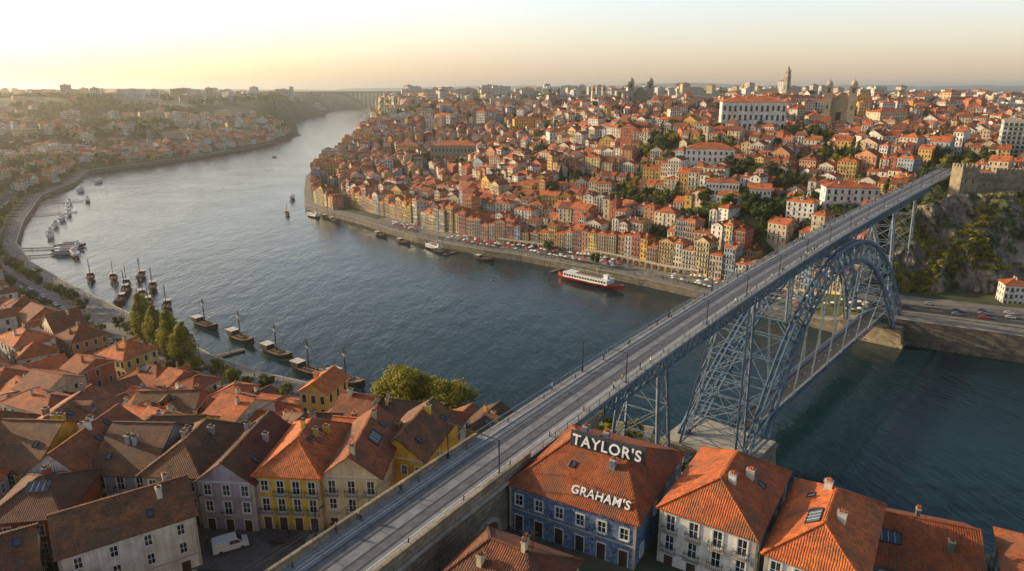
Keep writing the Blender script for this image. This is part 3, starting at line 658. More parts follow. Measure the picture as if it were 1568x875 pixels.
bl('hillside_house',-72,92,49,11,13,3,3.1,8,Mrd,roof='hip',pitch=.5,det=1,sky=2,roofm=M_roof2)
bl('hillside_house',-73,77,50,16,14,2,3.4,34,Mg,roof='gable',pitch=.5,det=1,sky=3,roofm=M_roof3)
bl('hillside_house',-60,66,50,15,13,2,3.6,32,Mc,roof='hip',pitch=.5,det=1,sky=3,roofm=M_roof2)
bl('hillside_house',-88,92,49,13,11,3,3.1,10,Mw,roof='hip',pitch=.5,det=1,sky=3,roofm=M_roof)
# warehouse with azulejo front and roof signs
m,nt,b=newmat('azulejo_tiles')
br=N(nt,'ShaderNodeTexBrick'); br.inputs['Scale'].default_value=1.0; br.offset=0
br.inputs['Brick Width'].default_value=1.3; br.inputs['Row Height'].default_value=1.3; br.inputs['Mortar Size'].default_value=.03
br.inputs['Color1'].default_value=(.11,.16,.27,1); br.inputs['Color2'].default_value=(.17,.23,.35,1); br.inputs['Mortar'].default_value=(.25,.3,.37,1)
tc=N(nt,'ShaderNodeTexCoord'); mp=N(nt,'ShaderNodeMapping'); mp.inputs['Rotation'].default_value=(math.pi/2,0,0); nt.links.new(tc.outputs['Object'],mp.inputs[0]); nt.links.new(mp.outputs[0],br.inputs['Vector'])
nn=noi(nt,3,5,tc.outputs['Object']); rr=ramp(nt,[(.4,(.45,.5,.6)),(.5,(1,1,1)),(.62,(1.6,1.5,1.35))],'LINEAR'); nt.links.new(nn,rr.inputs[0])
nt.links.new(mix(nt,br.outputs[0],rr.outputs[0],1,'MULTIPLY'),b.inputs['Base Color']); b.inputs['Roughness'].default_value=.35
Maz=m
PT=.44
tay=bl('port_wine_warehouse',13.2,91.2,56.8,19.2,21,2,3.4,-29.6,Maz,roof='hip',pitch=PT,det=1,balc=0,gap=3.1,ww=1.2,wh=1.7,sky=2,hipin=6,chim=3,mm={6:M_stone_l})
def text(s,size,mat,parent,loc,rot,name,ext=.12):
    cu=bpy.data.curves.new(name,'FONT'); cu.body=s; cu.size=size; cu.extrude=ext; cu.align_x='CENTER'; cu.offset=.03; cu.space_character=1.12
    o=bpy.data.objects.new(name,cu); col.objects.link(o); bpy.context.view_layer.update()
    me=bpy.data.meshes.new_from_object(o.evaluated_get(bpy.context.evaluated_depsgraph_get())); bpy.data.objects.remove(o)
    me.materials.clear(); me.materials.append(mat)
    o=obj(name,me,loc,0,(1,1,1),parent); o.rotation_euler=rot; return o
ridge=2*3.4+.3+21/2*PT
mb=MB(); mb.box(-5.8,5.8,-.12,.12,.0,2.3,0)
for x in (-5.5,-2,2,5.5): mb.beam((x,.1,1.8),(x,1.6,-.6),.12,0); mb.beam((x,0,0),(x,0,-1),.15,0)
sb=obj('sign_board',mb.mesh('sign_board',[M_iron]),(1.8,-2.2,ridge-.7),0,(1,1,1),tay); sb.rotation_euler=(math.radians(-14),0,0)
text("TAYLOR'S",2.2,M_white,tay,(1.8,-2.46,ridge-.33),(math.radians(76),0,0),'sign_letters')
text("GRAHAM'S",1.65,M_white,tay,(3.8,-9.3,7.1+(10.5-9.3)*PT+.35),(math.radians(50),0,0),'sign_letters_lower')
bl('white_balcony_house',30.0,83.5,55.8,12.5,18,3,3.0,-33,Mw,roof='hip',pitch=.62,det=1,balc=1,gap=2.6,ww=1.2,wh=1.9,sky=1,hipin=5,chim=2,axis='y')
bl('white_balcony_house',41.0,76.5,54.6,11,19,3,3.0,-33,Mw,roof='hip',pitch=.62,det=1,balc=1,gap=2.6,ww=1.2,wh=1.9,sky=2,hipin=5,axis='y')
bl('dark_warehouse',55.5,81.5,51.5,15,14,2,3.3,-22,Mt,roof='gable',pitch=.5,det=1,sky=2,balc=0)
bl('riverside_warehouse',70,72,53,14,14,2,3.3,-30,Mg,roof='hip',pitch=.6,det=1,sky=2,balc=0)
bl('corner_house',-.5,68.5,54,13,12,3,3.1,-30,Mc,roof='hip',pitch=.6,det=1,sky=1,hipin=4,roofm=M_roof2,chim=3)
bl('river_slope_house',34,108,38,12,12,3,3.1,-33,Mc,roof='hip',pitch=.5,sky=1)
# ------------------------------------------------------------------ bridge
n=len(D); DZ=65.0
dist=np.concatenate([[0],np.cumsum(np.hypot(*np.diff(D,axis=0).T))])
iv=int(np.argmin(abs(D[:,1]-112))); ie=int(np.argmin(abs(D[:,1]-402)))
def DP(i,off,z): return (D[i][0]+RN[i][0]*off,D[i][1]+RN[i][1]*off,z)
def strip(mb,o0,o1,z,m,i0=0,i1=n-1):
    for i in range(i0,i1): mb.face([DP(i,o0,z),DP(i,o1,z),DP(i+1,o1,z),DP(i+1,o0,z)],m)
def vstrip(mb,o,z0,z1,m,i0=0,i1=n-1):
    for i in range(i0,i1): mb.face([DP(i,o,z0),DP(i+1,o,z0),DP(i+1,o,z1),DP(i,o,z1)],m)
deck=MB(); HW=5.3
strip(deck,-3.6,3.6,DZ,0)
def cross(i,o0,o1,z,w,m):
    t=np.array((T[i][0],T[i][1],0))*w
    deck.face([DP(i,o0,z),DP(i,o1,z),tuple(np.array(DP(i,o1,z))+t),tuple(np.array(DP(i,o0,z))+t)],m)
for sg in (-1,1):
    a,b2=sorted((sg*3.6,sg*HW)); strip(deck,a,b2,DZ+.15,1); vstrip(deck,sg*3.6,DZ,DZ+.15,2); vstrip(deck,sg*HW,DZ-.6,DZ+.15,3)
    strip(deck,*sorted((sg*3.2,sg*3.3)),DZ+.01,5)
    for r_ in (.95,2.4): strip(deck,*sorted((sg*r_-.09,sg*r_+.09)),DZ+.012,4)
    strip(deck,*sorted((sg*.7,sg*2.65)),DZ+.005,6)
    for i in range(1,n-1): cross(i,*sorted((sg*3.65,sg*(HW-.3))),DZ+.156,.06,4)
    for i in range(0,n-1,3):
        deck.beam(DP(i,sg*4.1,DZ+.15),DP(i,sg*4.1,DZ+.95),.16,7)
for i in range(0,n-1,2): cross(i,-3.5,3.5,DZ+.014,.07,4)
strip(deck,-HW,HW,DZ-.6,3)
brd=bpy.data.objects.new('double_deck_arch_bridge',None); col.objects.link(brd)
M_track=simple('track_paving',(.115,.12,.135),.9,.35,.8)
obj('upper_deck',deck.mesh('upper_deck',[M_asph,M_side,M_stone_l,M_steel2,M_rail,M_white,M_track,M_iron]),parent=brd)
rl=MB()
for sg in (-1,1):
    o=sg*(HW-.12)
    for i in range(n-1):
        stone=i<iv-6
        if stone:
            a,b2=sorted((sg*(HW-.4),sg*(HW+.05)))
            rl.face([DP(i,a,DZ+.15),DP(i+1,a,DZ+.15),DP(i+1,a,DZ+1.1),DP(i,a,DZ+1.1)],1);rl.face([DP(i,b2,DZ-.8),DP(i+1,b2,DZ-.8),DP(i+1,b2,DZ+1.1),DP(i,b2,DZ+1.1)],1);rl.face([DP(i,a,DZ+1.1),DP(i+1,a,DZ+1.1),DP(i+1,b2,DZ+1.1),DP(i,b2,DZ+1.1)],1)
            continue
        rl.beam(DP(i,o,DZ+1.2),DP(i+1,o,DZ+1.2),.1,0); rl.beam(DP(i,o,DZ+.3),DP(i+1,o,DZ+.3),.07,0)
        rl.beam(DP(i,o,DZ+.15),DP(i,o,DZ+1.3),.14,0)
        pa=Vector(DP(i,o,0));pb=Vector(DP(i+1,o,0))
        for k in range(1,8):
            q=pa.lerp(pb,k/8); rl.beam((q.x,q.y,DZ+.3),(q.x,q.y,DZ+1.2),.035,0)
obj('railing',rl.mesh('railing',[M_steel2,M_block]),parent=brd)
gd=MB(); GD=4.0
for sg in (-1,1):
    o=sg*(HW-1.0)
    for i in range(iv,ie):
        gd.beam(DP(i,o,DZ-.75),DP(i+1,o,DZ-.75),.4,0); gd.beam(DP(i,o,DZ-GD),DP(i+1,o,DZ-GD),.4,0)
        gd.beam(DP(i,o,DZ-.75),DP(i,o,DZ-GD),.22,0)
        gd.beam(DP(i,o,DZ-.75),DP(i+1,o,DZ-GD),.16,0); gd.beam(DP(i,o,DZ-GD),DP(i+1,o,DZ-.75),.16,0)
        gd.beam(DP(i,o,DZ-1.6),DP(i,sg*(HW-.05),DZ-.62),.14,0)
for i in range(iv,ie,2):
    gd.beam(DP(i,-HW+1,DZ-GD),DP(i,HW-1,DZ-GD),.2,0); gd.beam(DP(i,-HW+1,DZ-.8),DP(i,HW-1,DZ-GD),.14,0)
obj('deck_girder',gd.mesh('deck_girder',[M_steel]),parent=brd)
A=Vector((65,190,15));B=Vector((178,318,9)); ax=Vector((B.x-A.x,B.y-A.y,0)); LL=ax.length; ax/=LL; pr=Vector((ax.y,-ax.x,0))
def arc(t,up):
    x=(-7+(LL+14)*t) if up else (8+(LL-16)*t)
    base=A.z+(B.z-A.z)*t; f=1-abs(2*t-1)**2.25; top=62.2 if up else 54.5
    return x,base+(top-base)*f,f
def AP(t,up,sg,extra=0):
    x,z,f=arc(t,up); s=10.5-4.0*f
    q=Vector((A.x,A.y,0))+ax*x+pr*sg*(s+extra); return (q.x,q.y,z)
ar=MB(); NN=24
for sg in (-1,1):
    for i in range(NN):
        t0,t1=i/NN,(i+1)/NN
        for up in (True,False):
            for e in (-.8,.8): ar.beam(AP(t0,up,sg,e),AP(t1,up,sg,e),.5,0,1.0)
            ar.beam(AP(t0,up,sg,-.8),AP(t1,up,sg,.8),.16,0);ar.beam(AP(t0,up,sg,.8),AP(t1,up,sg,-.8),.16,0)
            ar.beam(AP(t0,up,sg,-.8),AP(t0,up,sg,.8),.2,0)
        for e in (-.8,.8):
            ar.beam(AP(t0,True,sg,e),AP(t0,False,sg,e),.34,0)
        ar.beam(AP(t0,True,sg),AP(t1,False,sg),.5,0,.3)
        ar.beam(AP(t0,False,sg),AP(t1,True,sg),.5,0,.3)
for i in range(NN+1):
    t=i/NN
    for up in (True,False):
        ar.beam(AP(t,up,-1),AP(t,up,1),.3,0)
        if i<NN and i%2==0:
            ar.beam(AP(t,up,-1),AP(min(1,(i+2)/NN),up,1),.22,0); ar.beam(AP(t,up,1),AP(min(1,(i+2)/NN),up,-1),.22,0)
obj('steel_arch',ar.mesh('steel_arch',[M_steel]),parent=brd)
def nearest(x,y): return int(np.argmin(np.hypot(D[:,0]-x,D[:,1]-y)))
def tower(mb,i,z0,wb,lb,wt=4.2,lt=2.2,z1=DZ-GD,ph=7,cx=None):
    t=Vector((T[i][0],T[i][1],0));r=Vector((RN[i][0],RN[i][1],0)); c=Vector((D[i][0],D[i][1],0)); c0=Vector((cx[0],cx[1],0)) if cx else c
    def C(a,b2,f):
        q=c0.lerp(c,f)+r*a*(wb+(wt-wb)*f)+t*b2*(lb+(lt-lb)*f); return (q.x,q.y,z0+(z1-z0)*f)
    k=max(1,int((z1-z0)/ph)); cs=[(-1,-1),(1,-1),(1,1),(-1,1)]
    for j in range(k):
        f0,f1=j/k,(j+1)/k
        for q in range(4):
            a,b2=cs[q],cs[(q+1)%4]
            mb.beam(C(*a,f0),C(*a,f1),.6,0); mb.beam(C(*a,f0),C(*b2,f0),.25,0)
            mb.beam(C(*a,f0),C(*b2,f1),.2,0); mb.beam(C(*b2,f0),C(*a,f1),.2,0)
    for q in range(4): mb.beam(C(*cs[q],1),C(*cs[(q+1)%4],1),.5,0)
tw=MB()
tower(tw,nearest(28,137),H1(28,137)-1,6.5,4); tower(tw,nearest(63,183),15,8.5,3.6,cx=(60,184)); tower(tw,nearest(183,330),9,8.5,4); tower(tw,nearest(214,369),20,6,3.5)
for f_ in (.2,.8):
    x,z,f=arc(f_,True); q=Vector((A.x,A.y,0))+ax*x; tower(tw,nearest(q.x,q.y),z,5.5,2.2,cx=(q.x,q.y))
obj('lattice_pylons',tw.mesh('lattice_pylons',[M_steel2]),parent=brd)
ld=MB(); zl=12.6
def LP(x,o,z): q=Vector((A.x,A.y,0))+ax*x+pr*o; return (q.x,q.y,z)
x0,x1=-16,LL+22; k=int((x1-x0)/4)
for j in range(k):
    a=x0+(x1-x0)*j/k;b2=x0+(x1-x0)*(j+1)/k
    ld.face([LP(a,-3,zl),LP(a,3,zl),LP(b2,3,zl),LP(b2,-3,zl)],0)
    ld.face([LP(a,-4,zl-.5),LP(a,4,zl-.5),LP(b2,4,zl-.5),LP(b2,-4,zl-.5)],2)
    for sg in (-1,1):
        ld.face([LP(a,sg*3,zl+.15),LP(a,sg*4,zl+.15),LP(b2,sg*4,zl+.15),LP(b2,sg*3,zl+.15)],1); ld.face([LP(a,sg*3,zl),LP(b2,sg*3,zl),LP(b2,sg*3,zl+.15),LP(a,sg*3,zl+.15)],1)
        for zz,w in ((zl+1.3,.14),(zl+.4,.3),(zl-1.8,.35)): ld.beam(LP(a,sg*4.1,zz),LP(b2,sg*4.1,zz),w,2)
        ld.beam(LP(a,sg*4.1,zl-1.8),LP(a,sg*4.1,zl+1.3),.16,2); ld.beam(LP(a,sg*4.1,zl-1.8),LP(b2,sg*4.1,zl+.4),.14,2); ld.beam(LP(a,sg*4.1,zl+.4),LP(b2,sg*4.1,zl-1.8),.14,2)
        for q in range(1,5): ld.beam(LP(a+(b2-a)*q/5,sg*4.1,zl+.4),LP(a+(b2-a)*q/5,sg*4.1,zl+1.3),.05,2)
    if j%2==0: ld.face([LP(a,-.08,zl+.006),LP(a,.08,zl+.006),LP(a+2,.08,zl+.006),LP(a+2,-.08,zl+.006)],3)
for t in (.14,.26,.38,.5,.62,.74,.86):
    x,z,f=arc(t,False)
    for sg in (-1,1):
        s=10.5-4*f
        for dx in (-.6,.6): ld.beam(LP(x+dx,sg*s,z),LP(x+dx,sg*4.3,zl-1.8),.22,2)
        for q in range(6): ld.beam(LP(x-.6,sg*(4.3+(s-4.3)*q/6),zl+(z-zl)*q/6),LP(x+.6,sg*(4.3+(s-4.3)*(q+1)/6),zl+(z-zl)*(q+1)/6),.1,2)
    ld.beam(LP(x,-4.3,zl-1.8),LP(x,4.3,zl-1.8),.4,2)
obj('lower_deck',ld.mesh('lower_deck',[M_road,M_side,M_steel2,M_white]),parent=brd)
def pier(c,zt,w,l,name):
    mb=MB()
    def ring(z,e): return [tuple(np.array(c)+np.array((ax.x,ax.y))*a*(l/2+e)+np.array((pr.x,pr.y))*b2*(w/2+e))+(z,) for a,b2 in ((-1,-1),(1,-1),(1,1),(-1,1))]
    lv=[(-4,2.5),(2,2.0),(2.01,1.2),(zt-1.6,.3),(zt-1.6,.9),(zt-.6,.9),(zt-.6,.2),(zt,.2)]
    R_=[ring(*q) for q in lv]
    for a,b2 in zip(R_[:-1],R_[1:]):
        for q in range(4): mb.face([a[q],a[(q+1)%4],b2[(q+1)%4],b2[q]],0)
    mb.face(R_[-1],1)
    obj(name,mb.mesh(name,[M_block,M_stone_l]),parent=brd)
pier((A.x-ax.x*2,A.y-ax.y*2),15,27,20,'stone_pier_south'); pier((B.x+ax.x*4,B.y+ax.y*4),9.4,27,20,'stone_pier_north')
va=MB()
arch_s=dist[nearest(-7.5,87.5)]
for sg in (-1,1):
    o=sg*(HW-.1)
    for i in range(0,iv):
        zb=44 if sg<0 else 50
        s0,s1=dist[i]-arch_s,dist[i+1]-arch_s
        for q in range(4):
            a=s0+(s1-s0)*q/4;b2=s0+(s1-s0)*(q+1)/4
            def oz(s): return 56.5+math.sqrt(max(0,3.4**2-s*s)) if abs(s)<3.4 else zb
            pa=Vector(DP(i,o,0)).lerp(Vector(DP(i+1,o,0)),q/4);pb=Vector(DP(i,o,0)).lerp(Vector(DP(i+1,o,0)),(q+1)/4)
            za,zc=oz(a),oz(b2)
            va.face([(pa.x,pa.y,za),(pb.x,pb.y,zc),(pb.x,pb.y,DZ-.6),(pa.x,pa.y,DZ-.6)],0)
            if abs(a)<3.6:
                ia=Vector((-RN[i][0],-RN[i][1],0))*sg
                va.face([(pa.x,pa.y,za),(pb.x,pb.y,zc),(pb.x+ia.x*5,pb.y+ia.y*5,zc),(pa.x+ia.x*5,pa.y+ia.y*5,za)],0)
                va.beam((pa.x-ia.x*.12,pa.y-ia.y*.12,za+.3),(pb.x-ia.x*.12,pb.y-ia.y*.12,zc+.3),.3,1,.7)
    for i in range(iv): va.beam(DP(i,sg*(HW+.1),DZ-.9),DP(i+1,sg*(HW+.1),DZ-.9),.5,1,.35)
va.face([DP(iv,-HW+.1,30),DP(iv,HW-.1,30),DP(iv,HW-.1,DZ-.6),DP(iv,-HW+.1,DZ-.6)],0)
obj('stone_viaduct',va.mesh('stone_viaduct',[M_block,M_stone_l]),parent=brd)
ct=MB(); idx=list(range(6,n-8,11))
for i in idx:
    for sg in (-1,1):
        ct.beam(DP(i,sg*(HW-.55),DZ+.15),DP(i,sg*(HW-.55),DZ+6.3),.17,0); ct.beam(DP(i,sg*(HW-.55),DZ+.15),DP(i,sg*(HW-.55),DZ+1),.36,0)
    ct.beam(DP(i,-HW+.55,DZ+6.2),DP(i,HW-.55,DZ+6.2),.12,0)
    for sg in (-1,1): ct.beam(DP(i,sg*1.7,DZ+6.2),DP(i,sg*1.7,DZ+5.5),.06,0)
for i,j in zip(idx[:-1],idx[1:]):
    for sg in (-1,1):
        ct.beam(DP(i,sg*1.7,DZ+5.5),DP(j,sg*1.7,DZ+5.5),.045,0)
        m_=(i+j)//2; ct.beam(DP(i,sg*1.7,DZ+6.15),DP(m_,sg*1.7,DZ+5.65),.035,0); ct.beam(DP(m_,sg*1.7,DZ+5.65),DP(j,sg*1.7,DZ+6.15),.035,0)
obj('catenary',ct.mesh('catenary',[M_iron]),parent=brd)
fb=MB(); c0=Vector((-1030,3560,0)); c1=Vector((-760,3680,0)); ee=(c1-c0); LF=ee.length; ee/=LF; zdeck=94
fb.beam(c0-ee*300+Vector((0,0,zdeck)),c1+ee*300+Vector((0,0,zdeck)),24,0,8)
ff=lambda t:12+(zdeck-18)*(1-(2*t-1)**2)
for k in range(30):
    t0,t1=k/30,(k+1)/30
    fb.beam(c0+ee*LF*t0+Vector((0,0,ff(t0))),c0+ee*LF*t1+Vector((0,0,ff(t1))),16,0,9)
for k in range(-8,23):
    t=k/14; zb=ff(t) if 0<=t<=1 else 10
    p=c0+ee*LF*t; fb.beam((p.x,p.y,zb),(p.x,p.y,zdeck),6,0)
obj('concrete_arch_bridge',fb.mesh('concrete_arch_bridge',[simple('weathered_concrete',(.2,.18,.16))]))
# ------------------------------------------------------------------ trees
def tree_mesh(name,h,r,nc,nl,ls,seed,mat,shape='round',z0=.28):
    R=np.random.RandomState(seed); mb=MB()
    mb.cyl((0,0),.035*h,.022*h,-1,h*.35,8,1); mb.cyl((0,0),.022*h,.006*h,h*.35,h*.85,6,1)
    cl=[]
    for k in range(nc):
        a=R.uniform(0,6.28)
        if shape=='round':
            u=R.uniform(-1,1); q=math.sqrt(1-u*u); rr=r*R.uniform(.45,.85); c=(math.cos(a)*q*rr,math.sin(a)*q*rr,h*(z0+1)/2+u*h*(1-z0)/2*.78)
            cr=r*R.uniform(.25,.42)
        else:
            f=(k+R.uniform(0,1))/nc; wd=math.sin(min(1,f*1.35+.28)*math.pi*.5)*(1-max(0,f-.45)*1.35); c=(math.cos(a)*r*.5*wd,math.sin(a)*r*.5*wd,h*(.14+.8*f)); cr=max(.3,r*R.uniform(.42,.62)*wd)
        cl.append((c,cr)); mb.beam((0,0,min(c[2]*.7,h*.6)),c,.012*h,1)
    per=nl//nc
    for c,cr in cl:
        d=R.normal(size=(per,3)); d/=np.linalg.norm(d,axis=1)[:,None]; P=np.array(c)+d*cr*R.uniform(.5,1.08,(per,1))*np.array((1,1,.8 if shape=='round' else 1.3))
        A_=R.normal(size=(per,3));A_/=np.linalg.norm(A_,axis=1)[:,None]; B_=np.cross(A_,d+.3*R.normal(size=(per,3))); B_/=np.linalg.norm(B_,axis=1)[:,None]+1e-6
        s=ls*R.uniform(.6,1.3,(per,1)); A_*=s;B_*=s*.7
        for p,a,b2 in zip(P,A_,B_): mb.face([tuple(p-a),tuple(p-b2),tuple(p+a),tuple(p+b2)],0)
    return mb.mesh(name,[mat,M_bark])
tbig=tree_mesh('plane_tree_mesh',19,9.5,34,14000,.38,1,M_leafy); tpop=tree_mesh('poplar_mesh',23,5.6,34,9000,.38,2,M_leafy,'tall')
tm=[tree_mesh('tree_mesh',10,4.5,14,1100,.55,3,M_leaf),tree_mesh('tree_mesh',9,4.2,12,1000,.55,4,M_leafy),tree_mesh('tree_mesh',12,5,16,1200,.6,5,M_leaf),tree_mesh('cypress_mesh',14,2.6,14,900,.5,6,M_leaf,'tall')]
def pt(name,me,x,y,s=1,dz=0): obj(name,me,(x,y,H1(x,y)+dz),rnd.uniform(0,6),(s,s,s*rnd.uniform(.9,1.1)))
for x,y,s in ((-37,212,1.15),(-22,208,1.15),(-30,218,.9)): pt('plane_tree',tbig,x,y,s)
pt('poplar_tree',tpop,-166,290,1.1); pt('poplar_tree',tpop,-157,283,1.0); pt('poplar_tree',tpop,-142,266,1.15); pt('poplar_tree',tpop,-134,260,1.1); pt('plane_tree',tbig,-128,255,.5)
for x,y,s in ((-70,238,.8),(-110,248,.8),(-5,213,1),(38,196,1),(28,190,1)): pt('tree',tm[1],x,y,s)
for gx,gy,gr in green:
    for k in range(int(gr*1.3)):
        a=rnd.uniform(0,6.28); q=gr*math.sqrt(rnd.random()); x,y=gx+q*math.cos(a),gy+q*math.sin(a)
        if SD(np.array([(x,y)]))[0]>6: pt('tree',rnd.choice(tm+tm[1:2]),x,y,rnd.uniform(.6,1.25))
gq=resample(gaia[5:20],8); gqn=normals(gq,5)
for q,nn in zip(gq,gqn):
    for dd_ in (15,31):
        if rnd.random()<.65: pt('tree',rnd.choice(tm[:3]),q[0]+nn[0]*dd_,q[1]+nn[1]*dd_,rnd.uniform(.5,.95))
pt('tree',tm[0],55,438,.9); pt('tree',tm[2],26,478,.8)
for x,y in ((-272,975),(-268,990),(-262,1003),(-258,984)): pt('tree',tm[1],x,y,1.8)
for k in range(330):
    x=rnd.uniform(-150,560); y=rnd.uniform(440,1250)
    if SD(np.array([(x,y)]))[0]>50 and seg_dist(np.array([(x,y)],float),Dl[::4])[0]>9: pt('tree',rnd.choice(tm),x,y,rnd.uniform(.8,1.4))
def wood(name,pts,sz,mat,nl=46):
    R=np.random.RandomState(len(pts)); V=[];F=[]
    P=np.array(pts,float); Z0=HF(P[:,:2]) if P.shape[1]==2 else P[:,2]
    for (x,y),z in zip(P[:,:2],Z0):
        s=sz*R.uniform(.6,1.3)
        d=R.normal(size=(nl,3)); d/=np.linalg.norm(d,axis=1)[:,None]; d[:,2]=abs(d[:,2])*1.1
        C=np.array((x,y,z+s*.3))+d*s*R.uniform(.6,1.05,(nl,1))
        a=R.normal(size=(nl,3))*s*.2; b2=R.normal(size=(nl,3))*s*.2
        for c,p,q in zip(C,a,b2):
            i=len(V); V.extend([tuple(c-p),tuple(c-q),tuple(c+p),tuple(c+q)]); F.append((i,i+1,i+2,i+3))
    me=bpy.data.meshes.new(name); me.from_pydata(V,[],F); me.materials.append(mat); obj(name,me)
def region(n_,x0,x1,y0,y1,mr=20,thr=0.0,fs=.006):
    out=[]
    P=np.stack([np.random.uniform(x0,x1,n_),np.random.uniform(y0,y1,n_)],1); s=SD(P)
    for p,d in zip(P,s):
        if d>mr and noise.noise(Vector((p[0]*fs,p[1]*fs,7)))>thr and abs(p[0])<p[1]*.9: out.append(tuple(p))
    return out
M_leafd=leafmat('woodland_foliage',(.03,.05,.012),(.06,.09,.02),(.11,.13,.03),.03)
wood('distant_woodland',region(3600,-1500,-560,600,1900,30,-.02)+region(2400,-2400,-700,1900,3500,30,-.05),8,M_leafd,32)
wood('distant_woodland',region(1300,-420,140,1300,2300,40,-.25)+region(900,-330,900,1000,1500,40,.08)+region(800,-700,1700,2300,3400,60,-.05),8.5,M_leafd,32)
cv=[cliffV[i] for i in range(0,len(cliffV),5) if noise.noise(Vector(cliffV[i])*.05)>.04]
wood('cliff_shrubs',[cv[i] for i in range(0,len(cv),2)],1.8,M_leafy,40)
wood('hillside_shrubs',[(x,y) for x,y in region(1500,90,270,395,500,40,-.25,.03) if seg_dist(np.array([(x,y)]),Dl[::4])[0]>3],2.3,M_leaf,36)
wood('slope_shrubs',region(500,20,120,105,180,6,-.3,.03),2.0,M_leaf,40)
# ------------------------------------------------------------------ boats
def hull(mb,L,W,hh,m,mt,rise=1.2):
    K=14; secs=[]
    for i in range(K+1):
        t=i/K*2-1; w=W/2*(1-abs(t)**2.6)**.7 if abs(t)<1 else .02; w=max(w,.06); zt=hh+rise*abs(t)**3; zb=-.4+max(0,abs(t)-.6)*hh*1.2
        x=t*L/2; secs.append([(x,-w,zt),(x,-w*.75,(zt+zb)/2),(x,-w*.2,zb),(x,w*.2,zb),(x,w*.75,(zt+zb)/2),(x,w,zt)])
    for a,b2 in zip(secs[:-1],secs[1:]):
        for q in range(5): mb.face([a[q],b2[q],b2[q+1],a[q+1]],m)
        d=.25; mb.face([(a[0][0],a[0][1],a[0][2]-d),(b2[0][0],b2[0][1],b2[0][2]-d),(b2[5][0],b2[5][1],b2[5][2]-d),(a[5][0],a[5][1],a[5][2]-d)],mt)
def rabelo():
    mb=MB(); hull(mb,19,4.4,1.5,0,1,rise=2.0)
    mb.beam((0,0,.5),(0,0,13),.3,0); mb.beam((-3.5,0,11.2),(3.5,0,11.6),.22,0); mb.beam((-9,0,3),(-14,0,1.2),.2,0)
    mb.box(-7.5,-3.5,-1.5,1.5,1.2,3.3,0,'b'); mb.box(-7.8,-3.2,-1.7,1.7,3.3,3.45,2)
    for x in (-1,0.3,1.6,2.9):
        for y in (-.8,.8): mb.cyl((x,y),.5,.5,1.25,2.2,8,1)
    mb.beam((0,0,12.5),(8.5,0,2.5),.07,0);mb.beam((0,0,12.5),(-8,0,3),.07,0); mb.beam((-.5,0,10.8),(.5,0,9.9),.5,2)
    return mb.mesh('rabelo_boat_mesh',[M_wood,M_woodl,M_canvas])
rb=rabelo()
for i,(x,y) in enumerate(((-273,420),(-257,418),(-241,404),(-235,391),(-219,381),(-228,372),(-195,360),(-161,331),(-135,311),(-111,292),(-90,271),(-206,352),(-243,424),(-208,366),(-222,398),(-72,262))):
    big=i in (7,8,9,10,15)
    obj('rabelo_boat',rb,(x+2,y+3,.1),math.radians((-42 if big else -62)+rnd.uniform(-12,12)),(1.3,1.35,1.15) if big else (1.08,1.1,1.05))
def tourboat(L,W,decks,hm):
    mb=MB(); hull(mb,L,W,1.8,0,1,rise=.9)
    for k in range(decks):
        l=L*(.72-.12*k)/2; w=W*.42-.3*k; z=1.6+k*2.4
        mb.box(-l,l*.85,-w,w,z,z+2.2,2,'b'); mb.box(-l-.3,l*.85+.5,-w-.2,w+.2,z+2.2,z+2.38,2)
        kk=int(2*l/2.2)
        for q in range(kk):
            x=-l+.5+q*(1.85*l-.8)/kk
            for sg in (-1,1): mb.obox((x,sg*w),(1,0),(0,sg),0,1.5,z+.8,z+1.8,0,.05,3)
        for sg in (-1,1):
            mb.beam((-l,sg*(w+.1),z+3.3),(l*.85,sg*(w+.1),z+3.3),.08,2)
            for q in range(12): x=-l+q*1.85*l/11; mb.beam((x,sg*(w+.1),z+2.3),(x,sg*(w+.1),z+3.3),.06,2)
    for q in range(-6,7): mb.box(q*L*.03-.4,q*L*.03+.4,-W*.25,W*.25,1.65+decks*2.4,2.1+decks*2.4,1,'b')
    mb.box(L*.22,L*.28,-1.4,1.4,1.6+decks*2.4,3.6+decks*2.4,2,'b'); mb.beam((L*.1,0,3+decks*2.4),(L*.1,0,7+decks*2.4),.15,2)
    return mb.mesh('tour_boat_mesh',[hm,M_woodl,M_white,M_glass])
tb=tourboat(50,10,1,M_red); tb2=tourboat(24,5.5,1,M_wood); tb3=tourboat(20,5,1,M_white)
obj('tour_boat',tb,(49,413,.5),math.radians(-42),(1,1,1.3))
for x,y,r in ((-16,480,-40),(-55,512,-48),(-50,503,-48),(-82,535,-48),(-105,562,-48),(-170,640,-50),(-185,648,-45),(-160,628,-50),(-214,660,-70),(-240,760,-75)): obj('river_boat',tb2 if rnd.random()<.6 else rb,(x-4,y-5,.1),math.radians(r),(1,1,.9))
obj('river_boat',tb2,(118,356,.1),math.radians(-42),(.6,.6,.6)); obj('river_boat',tb3,(-419,1218,.1),1.2,(.6,.6,.6))
for x,y,r in ((-480,715,125),(-466,690,122),(-452,668,120),(-438,646,118),(-428,620,110),(-345,496,20),(-352,510,20),(-330,480,130),(-470,730,120),(-340,486,20),(-520,800,100),(-415,590,115),(-545,880,90),(-400,560,118),(-390,545,118)):
    obj('moored_boat',rnd.choice([tb2,tb3,tb3]),(x+10,y+6,.1),math.radians(r),(.9,.9,.9))
pn=MB()
